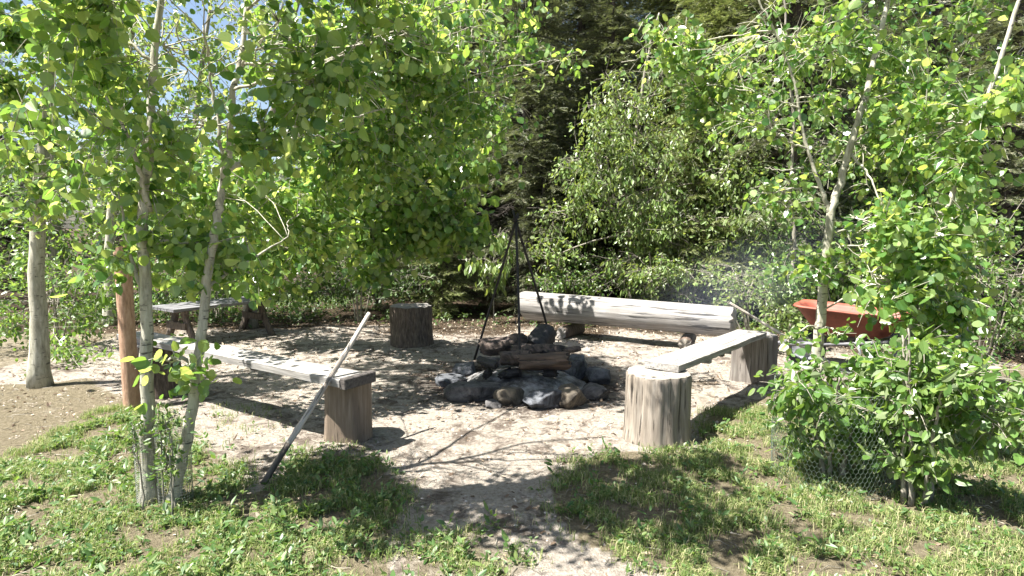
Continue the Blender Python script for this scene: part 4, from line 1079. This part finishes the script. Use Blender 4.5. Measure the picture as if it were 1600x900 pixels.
# tray: outline rings, outer and inner skin
def rrect(x0, x1, w, rc, z, tilt=0, n=7):
    out = []
    for cx_, cy_, a0 in ((x1 - rc, w / 2 - rc, 0), (x0 + rc, w / 2 - rc, 90), (x0 + rc, -w / 2 + rc, 180), (x1 - rc, -w / 2 + rc, 270)):
        for q in range(n):
            g = math.radians(a0 + 90 * q / (n - 1)); out.append((cx_ + rc * math.cos(g), cy_ + rc * math.sin(g), z))
    return np.array(out)
rings = [rrect(.16, .70, .34, .09, .40), rrect(.10, .78, .42, .10, .44), rrect(-.06, .90, .60, .12, .665), rrect(-.09, .93, .64, .13, .70)]
for rg, tl in zip(rings, (0, 0, 1, 1)): rg[:, 2] += -.06 * (rg[:, 0]) * tl
lip = rings[-1].copy(); c0 = lip.mean(0); lip = c0 + (lip - c0) * np.array([1.02, 1.035, 1]); lip[:, 2] -= .018
inner = [r_ * 1.0 for r_ in rings]
tray = MB(); nR = len(rings[0]); seq = [rings[0], rings[1], rings[2], rings[3], lip]
V = np.concatenate(seq); i = np.arange(len(seq) - 1)[:, None] * nR; j = np.arange(nR)[None]
tray.add(V, [np.stack([i + j, i + (j + 1) % nR, i + nR + (j + 1) % nR, i + nR + j], -1).reshape(-1, 4), np.arange(nR)[None]])
to = tray.build('tray', M['red_paint'], wb)
sm_ = to.modifiers.new('thick', 'SOLIDIFY'); sm_.thickness = .004; sm_.offset = 0
for sg in (-1, 1):
    mbx = MB(); p_ = [(-.27, sg * .09, .235), (.5, sg * .20, .34), (1.42, sg * .30, .52)]
    # square timber shaft
    pts = smooth_path(p_, 10); tube(mbx, pts, .023, 4); mbx.build('handle', M['barrow_wood'], wb, )
    mbx = MB(); tube(mbx, smooth_path([(.52, sg * .215, .36), (.60, sg * .24, .05), (.64, sg * .25, -.01), (.72, sg * .25, -.01), (.78, sg * .24, .08), (.86, sg * .23, .40)], 16), .013, 6); mbx.build('leg', M['grey_steel'], wb)
    mbx = MB(); tube(mbx, [(0, sg * .125, WR), (.06, sg * .12, .30)], .010, 6); mbx.build('bracket', M['grey_steel'], wb)
mbx = MB(); tube(mbx, [(-.25, -.12, .25), (-.25, .12, .25)], .016, 6); mbx.build('front_bar', M['barrow_wood'], wb)

# ------------------------------------------------------------------ wire cages and the post
def wire_cyl(name, label, cx, cy, r, h, cell, mat, seed, group, hexa=False, wr=.0011, oval=1.0, z0=0.0, cat='wire guard'):
    root = empty(name, label, cat, (cx, cy, z0), 0, group)
    mb = MB(); n = int(2 * math.pi * r / cell); rows = int(h / cell)
    def pt(a, z):
        rr = r * (1 + .035 * nz(math.cos(a) * 1.5 + seed, math.sin(a) * 1.5, z * 2.5))
        return (rr * math.cos(a), rr * math.sin(a) * oval, z + .012 * nz(math.cos(a) * 2, math.sin(a) * 2, seed))
    if hexa:
        for k in range(n):
            a0 = 2 * math.pi * k / n; da = math.pi / n
            for sg in (0, 1):
                pts = []
                for q in range(rows * 2 + 1):
                    z = q * cell / 2
                    pha = [0, 0, 1, 1][q % 4] if not sg else [0, 0, -1, -1][q % 4]
                    pts.append(pt(a0 + pha * da, z))
                tube(mb, pts, wr, 3, cap=False)
    else:
        for k in range(n): tube(mb, [pt(2 * math.pi * k / n, z) for z in np.linspace(0, h, 8)], wr, 3, cap=False)
        for q in range(rows + 1): tube(mb, [pt(a_, q * cell) for a_ in np.linspace(0, 2 * math.pi, 24 if r < .1 else 48)], wr, 3, cap=False)
    mb.build('mesh', M[mat], root)
    for z in (.004, h):
        rm = MB(); tube(rm, [pt(a_, z) for a_ in np.linspace(0, 2 * math.pi, 60)], wr * 1.3, 4, cap=False)
        rm.build('rim', M[mat], root)
    return root
wire_cyl('wire_cage', 'large round cage of chicken wire round the leafy shrub at the right', CX, CY, .335, .58, .026, 'green_wire', 3, None, True, .0009, cat='wire cage')
wire_cyl('wire_guard', 'tight guard of square wire mesh round the foot of the straight aspen', tA[0][0], tA[0][1], .058, .42, .0127, 'wire', 5, 'wire guards round aspen feet', False, .0009, z0=.0)
wire_cyl('wire_guard', 'wider guard of square wire mesh round the foot of the leaning aspen', tB[0][0] + .03, tB[0][1], .085, .44, .016, 'wire', 8, 'wire guards round aspen feet', False, .0009)

pp_ = P(204, 600, 4.95)
pr = empty('wooden_post', 'rusty orange brown post standing at the far left edge', 'post', (pp_[0], pp_[1], -.02))
mb = MB(); n = 24; V = []
for i in range(n):
    z = 1.36 * i / (n - 1)
    for q in range(12):
        g = 2 * math.pi * q / 12; rr = .062 * (1 + .03 * nz(math.cos(g) * 2, math.sin(g) * 2, z * 2)); V.append((rr * math.cos(g), rr * math.sin(g), z + (.02 * math.cos(g) if i == n - 1 else 0)))
i = np.arange(n - 1)[:, None] * 12; j = np.arange(12)[None]; kk = (j + 1) % 12
mb.add(V, [np.stack([i + j, i + kk, i + 12 + kk, i + 12 + j], -1).reshape(-1, 4)]); mb.build('shaft', M['rust_post'], pr)
mb = MB(); mb.add(V[-12:], [np.arange(12)[None]]); mb.build('cut_face', M['cut_tan'], pr)

# ------------------------------------------------------------------ grass, weeds, litter
rg = np.random.default_rng(9)
def scatter(n, x0, x1, y0, y1, dens):
    p = np.stack([rg.uniform(x0, x1, n), rg.uniform(y0, y1, n)], 1)
    px, py = to_px(np.concatenate([p, np.zeros((n, 1))], 1))
    w1 = np.array([nz(a * 1.3, b * 1.3, 5) for a, b in p]); w2 = np.array([nz(a * 1.3, b * 1.3, 15) for a, b in p]); w3 = np.array([nz(a * 4.5, b * 4.5, 25) for a, b in p])
    d_ = dens(px + 45 * w1 + rg.normal(0, 20, n), py + 24 * w2 + rg.normal(0, 9, n), p, w3)
    return p[rg.uniform(0, 1, n) < d_]
def clumped(px, py, p, w3):
    return np.clip(grass_density(px, py) * np.clip(.46 + 2.2 * w3, .03, 1), 0, 1)
def zat(p): return np.array([gz(a, b) for a, b in p])
def far_keep(p): return np.where(np.abs(p[:, 0]) > .9 * p[:, 1] + .3, .0, 1)
def blades(name, label, pts, hmin, hmax, w, mat, lean=.5):
    n = len(pts); z = zat(pts); B0 = np.stack([pts[:, 0], pts[:, 1], z], 1)
    a = rg.uniform(0, 2 * math.pi, n); h = rg.uniform(hmin, hmax, n); dirv = np.stack([np.cos(a), np.sin(a), 0 * a], 1)
    sd_ = np.stack([-np.sin(a), np.cos(a), 0 * a], 1); le = rg.uniform(.1, lean, n) ** 1 * 1.6
    up = np.array([0, 0, 1.])
    mid = B0 + up * (h * .6)[:, None] + dirv * (h * le * .35)[:, None]; tip = B0 + up * (h * (1 - .4 * le))[:, None] + dirv * (h * le)[:, None]
    ww = (w * rg.uniform(.6, 1.3, n))[:, None]
    V = np.stack([B0 - sd_ * ww, B0 + sd_ * ww, mid + sd_ * ww * .8, mid - sd_ * ww * .8, tip], 1)
    k = np.arange(n)[:, None] * 5
    mb = MB(); mb.add(V.reshape(-1, 3), [k + np.array([[0, 1, 2, 3]]), k + np.array([[3, 2, 4]])])
    o = mb.build(name, M[mat], None, False); tag(o, label, name, None, 'stuff')
near = scatter(150000, -3.4, 4.2, 1.7, 5.0, clumped)
near = near[(np.abs(near[:, 0]) < .95 * near[:, 1] + .3)]
# tufts: each seed gets neighbours
near = np.repeat(near, 3, 0) + rg.normal(0, .012, (len(near) * 3, 2))
blades('grass', 'patchy green and straw coloured grass in the foreground', near, .015, .070, .0017, 'grass_blade', .75)
def rosettes(name, label, pts, size, mat, nl, tm=T_OVATE, zlift=.02, cat='weeds'):
    n = len(pts); z = zat(pts); P0 = np.stack([pts[:, 0], pts[:, 1], z], 1)
    P0 = np.repeat(P0, nl, 0); m_ = len(P0); a = rg.uniform(0, 2 * math.pi, m_)
    s = size * rg.uniform(.5, 1.25, m_)
    vd = np.stack([np.cos(a), np.sin(a), rg.uniform(.0, .9, m_)], 1); nd = np.stack([rg.normal(0, .3, m_), rg.normal(0, .3, m_), np.ones(m_)], 1)
    base = P0 + np.stack([np.cos(a) * s * .3, np.sin(a) * s * .3, rg.uniform(0, zlift, m_)], 1)
    mb = MB(); add_leaves(mb, base, vd, nd, s, tm, rg, .3); o = mb.build(name, M[mat], None, False); tag(o, label, cat, None, 'stuff')
def weedy(px, py, p, w3):
    g = grass_density(px, py); left = np.where(p[:, 0] < .1, .9, .36)
    return np.clip(g * left * np.clip(.55 + 2 * w3, .03, 1), 0, 1)
wp = scatter(30000, -3.2, 4.0, 1.7, 4.7, weedy); wp = wp[np.abs(wp[:, 0]) < .95 * wp[:, 1] + .3]
rosettes('weeds', 'low broad leaved weeds and clover in the foreground', wp[: int(len(wp) * .8)], .027, 'weed_leaf', 5, T_OVATE, .035)
sel = wp[::14]; rosettes('tall_weeds', 'taller leafy weeds standing among the grass', sel, .048, 'weed_leaf', 7, T_LANCE, .09)
# forest floor ground cover behind the clearing
def fcov(px, py, p, w3):
    e = np.interp(p[:, 0], [b[0] for b in BX], [b[1] for b in BX]); return np.where((p[:, 0] > -3) & (p[:, 0] < .6), .22, 1) * np.clip((p[:, 1] - e + .1) / .5, 0, 1) * np.clip(.5 + 1.5 * w3, .05, 1)
fp = scatter(26000, -8, 9, 6.8, 13, fcov)
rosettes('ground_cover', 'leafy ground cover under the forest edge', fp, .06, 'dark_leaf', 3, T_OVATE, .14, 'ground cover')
# fallen leaves, twigs and needles
def lit_d(px, py, p, w3): 
    e = np.interp(p[:, 0], [b[0] for b in BX], [b[1] for b in BX]); f_ = np.clip((p[:, 1] - e + .9) / 1.2, .0, 1)
    return np.clip(.20 + .6 * w3 + f_ * .7, .02, 1)
lpz = scatter(42000, -6, 6, 2.2, 10, lit_d)
z = zat(lpz); nL = len(lpz); a = rg.uniform(0, 6.28, nL)
mb = MB(); add_leaves(mb, np.stack([lpz[:, 0], lpz[:, 1], z + .004], 1), np.stack([np.cos(a), np.sin(a), rg.uniform(-.1, .35, nL)], 1), np.stack([rg.normal(0, .4, nL), rg.normal(0, .4, nL), np.ones(nL)], 1), rg.uniform(.012, .038, nL), T_OVATE, rg, .5)
o = mb.build('leaf_litter', M['litter'], None, False); tag(o, 'dry fallen leaves scattered over the clearing', 'leaf litter', None, 'stuff')
tw = scatter(3200, -5, 5, 2.2, 9.5, lambda px, py, p, w3: np.full(len(p), .8))
mb = MB()
for (x, y) in tw:
    a = rg.uniform(0, 6.28); L = rg.uniform(.03, .14); z = gz(x, y) + .004
    tube(mb, [(x, y, z), (x + L / 2 * math.cos(a), y + L / 2 * math.sin(a), z + rg.uniform(0, .01)), (x + L * math.cos(a + .3), y + L * math.sin(a + .3), z)], [.0022, .002, .001], 3, cap=False)
o = mb.build('twig_litter', M['grey_twig'], None, False); tag(o, 'small broken twigs strewn over the ground', 'twigs', None, 'stuff')
# pebbles and crumbs of earth
pb = scatter(22000, -4.5, 4.5, 2.2, 8.8, lambda px, py, p, w3: np.clip(.3 + 1.2 * w3, .05, 1) * (1 - .5 * np.clip(grass_density(px, py), 0, 1)))
octa = np.array([(1, 0, 0), (-1, 0, 0), (0, 1, 0), (0, -1, 0), (0, 0, .7), (0, 0, -.7)]); of = np.array([(0, 2, 4), (2, 1, 4), (1, 3, 4), (3, 0, 4), (2, 0, 5), (1, 2, 5), (3, 1, 5), (0, 3, 5)])
z = zat(pb); s = rg.uniform(.003, .011, len(pb)) * np.where(rg.uniform(0, 1, len(pb)) < .05, 1.9, 1)
V = np.stack([pb[:, 0], pb[:, 1], z], 1)[:, None] + octa[None] * s[:, None, None] * rg.uniform(.6, 1.3, (len(pb), 6, 1))
mb = MB(); mb.add(V.reshape(-1, 3), [(np.arange(len(pb))[:, None, None] * 6 + of[None]).reshape(-1, 3)])
m, t, b = new_mat('pebble'); g_ = t.nodes.new("ShaderNodeNewGeometry"); t.links.new(ramp(t, g_.outputs['Random Per Island'], [(0, (.16, .12, .09)), (.6, (.34, .29, .24)), (1, (.5, .46, .42))]), b.inputs['Base Color']); b.inputs['Roughness'].default_value = .9
o = mb.build('pebbles', m, None, False); tag(o, 'small pebbles and crumbs of earth on the trodden sand', 'pebbles', None, 'stuff')

# ------------------------------------------------------------------ thin smoke drifting off the fire
bm = bmesh.new(); bmesh.ops.create_icosphere(bm, subdivisions=4, radius=1)
s0 = Vector(P(900, 585, 5.6)); s1_ = Vector(P(1330, 350, 7.2)); ds = s1_ - s0
me = bpy.data.meshes.new('smoke'); bm.to_mesh(me); bm.free()
m = bpy.data.materials.new('smoke'); m.use_nodes = True; t = m.node_tree
t.nodes.remove(t.nodes["Principled BSDF"])
pv = t.nodes.new("ShaderNodeVolumePrincipled"); pv.inputs['Color'].default_value = (.72, .82, 1, 1)
g_ = t.nodes.new("ShaderNodeNewGeometry"); nn_ = noise_n(t, g_.outputs['Position'], 1.5, 2, .5, .6)
mr = t.nodes.new("ShaderNodeMapRange"); mr.inputs[1].default_value = .30; mr.inputs[2].default_value = .75; mr.inputs[3].default_value = 0; mr.inputs[4].default_value = .14
tc = t.nodes.new("ShaderNodeTexCoord"); ln = t.nodes.new("ShaderNodeVectorMath"); ln.operation = 'LENGTH'; t.links.new(tc.outputs['Object'], ln.inputs[0])
fo = t.nodes.new("ShaderNodeMapRange"); fo.interpolation_type = 'SMOOTHSTEP'; fo.inputs[1].default_value = 1.0; fo.inputs[2].default_value = .1; fo.inputs[3].default_value = 0; fo.inputs[4].default_value = 1
t.links.new(ln.outputs['Value'], fo.inputs[0])
mu = t.nodes.new("ShaderNodeMath"); mu.operation = 'MULTIPLY'
t.links.new(nn_, mr.inputs[0]); t.links.new(mr.outputs[0], mu.inputs[0]); t.links.new(fo.outputs[0], mu.inputs[1]); t.links.new(mu.outputs[0], pv.inputs['Density'])
t.links.new(pv.outputs[0], t.nodes["Material Output"].inputs['Volume'])
me.materials.append(m); o = bpy.data.objects.new('smoke', me); C.objects.link(o)
o.location = s0 + ds * .5; o.rotation_euler = ds.to_track_quat('X', 'Z').to_euler(); o.scale = (ds.length * .58, .8, .55)
tag(o, 'thin bluish smoke drifting right from the fire pit', 'smoke', None, 'stuff')
scene.cycles.volume_step_rate = 2
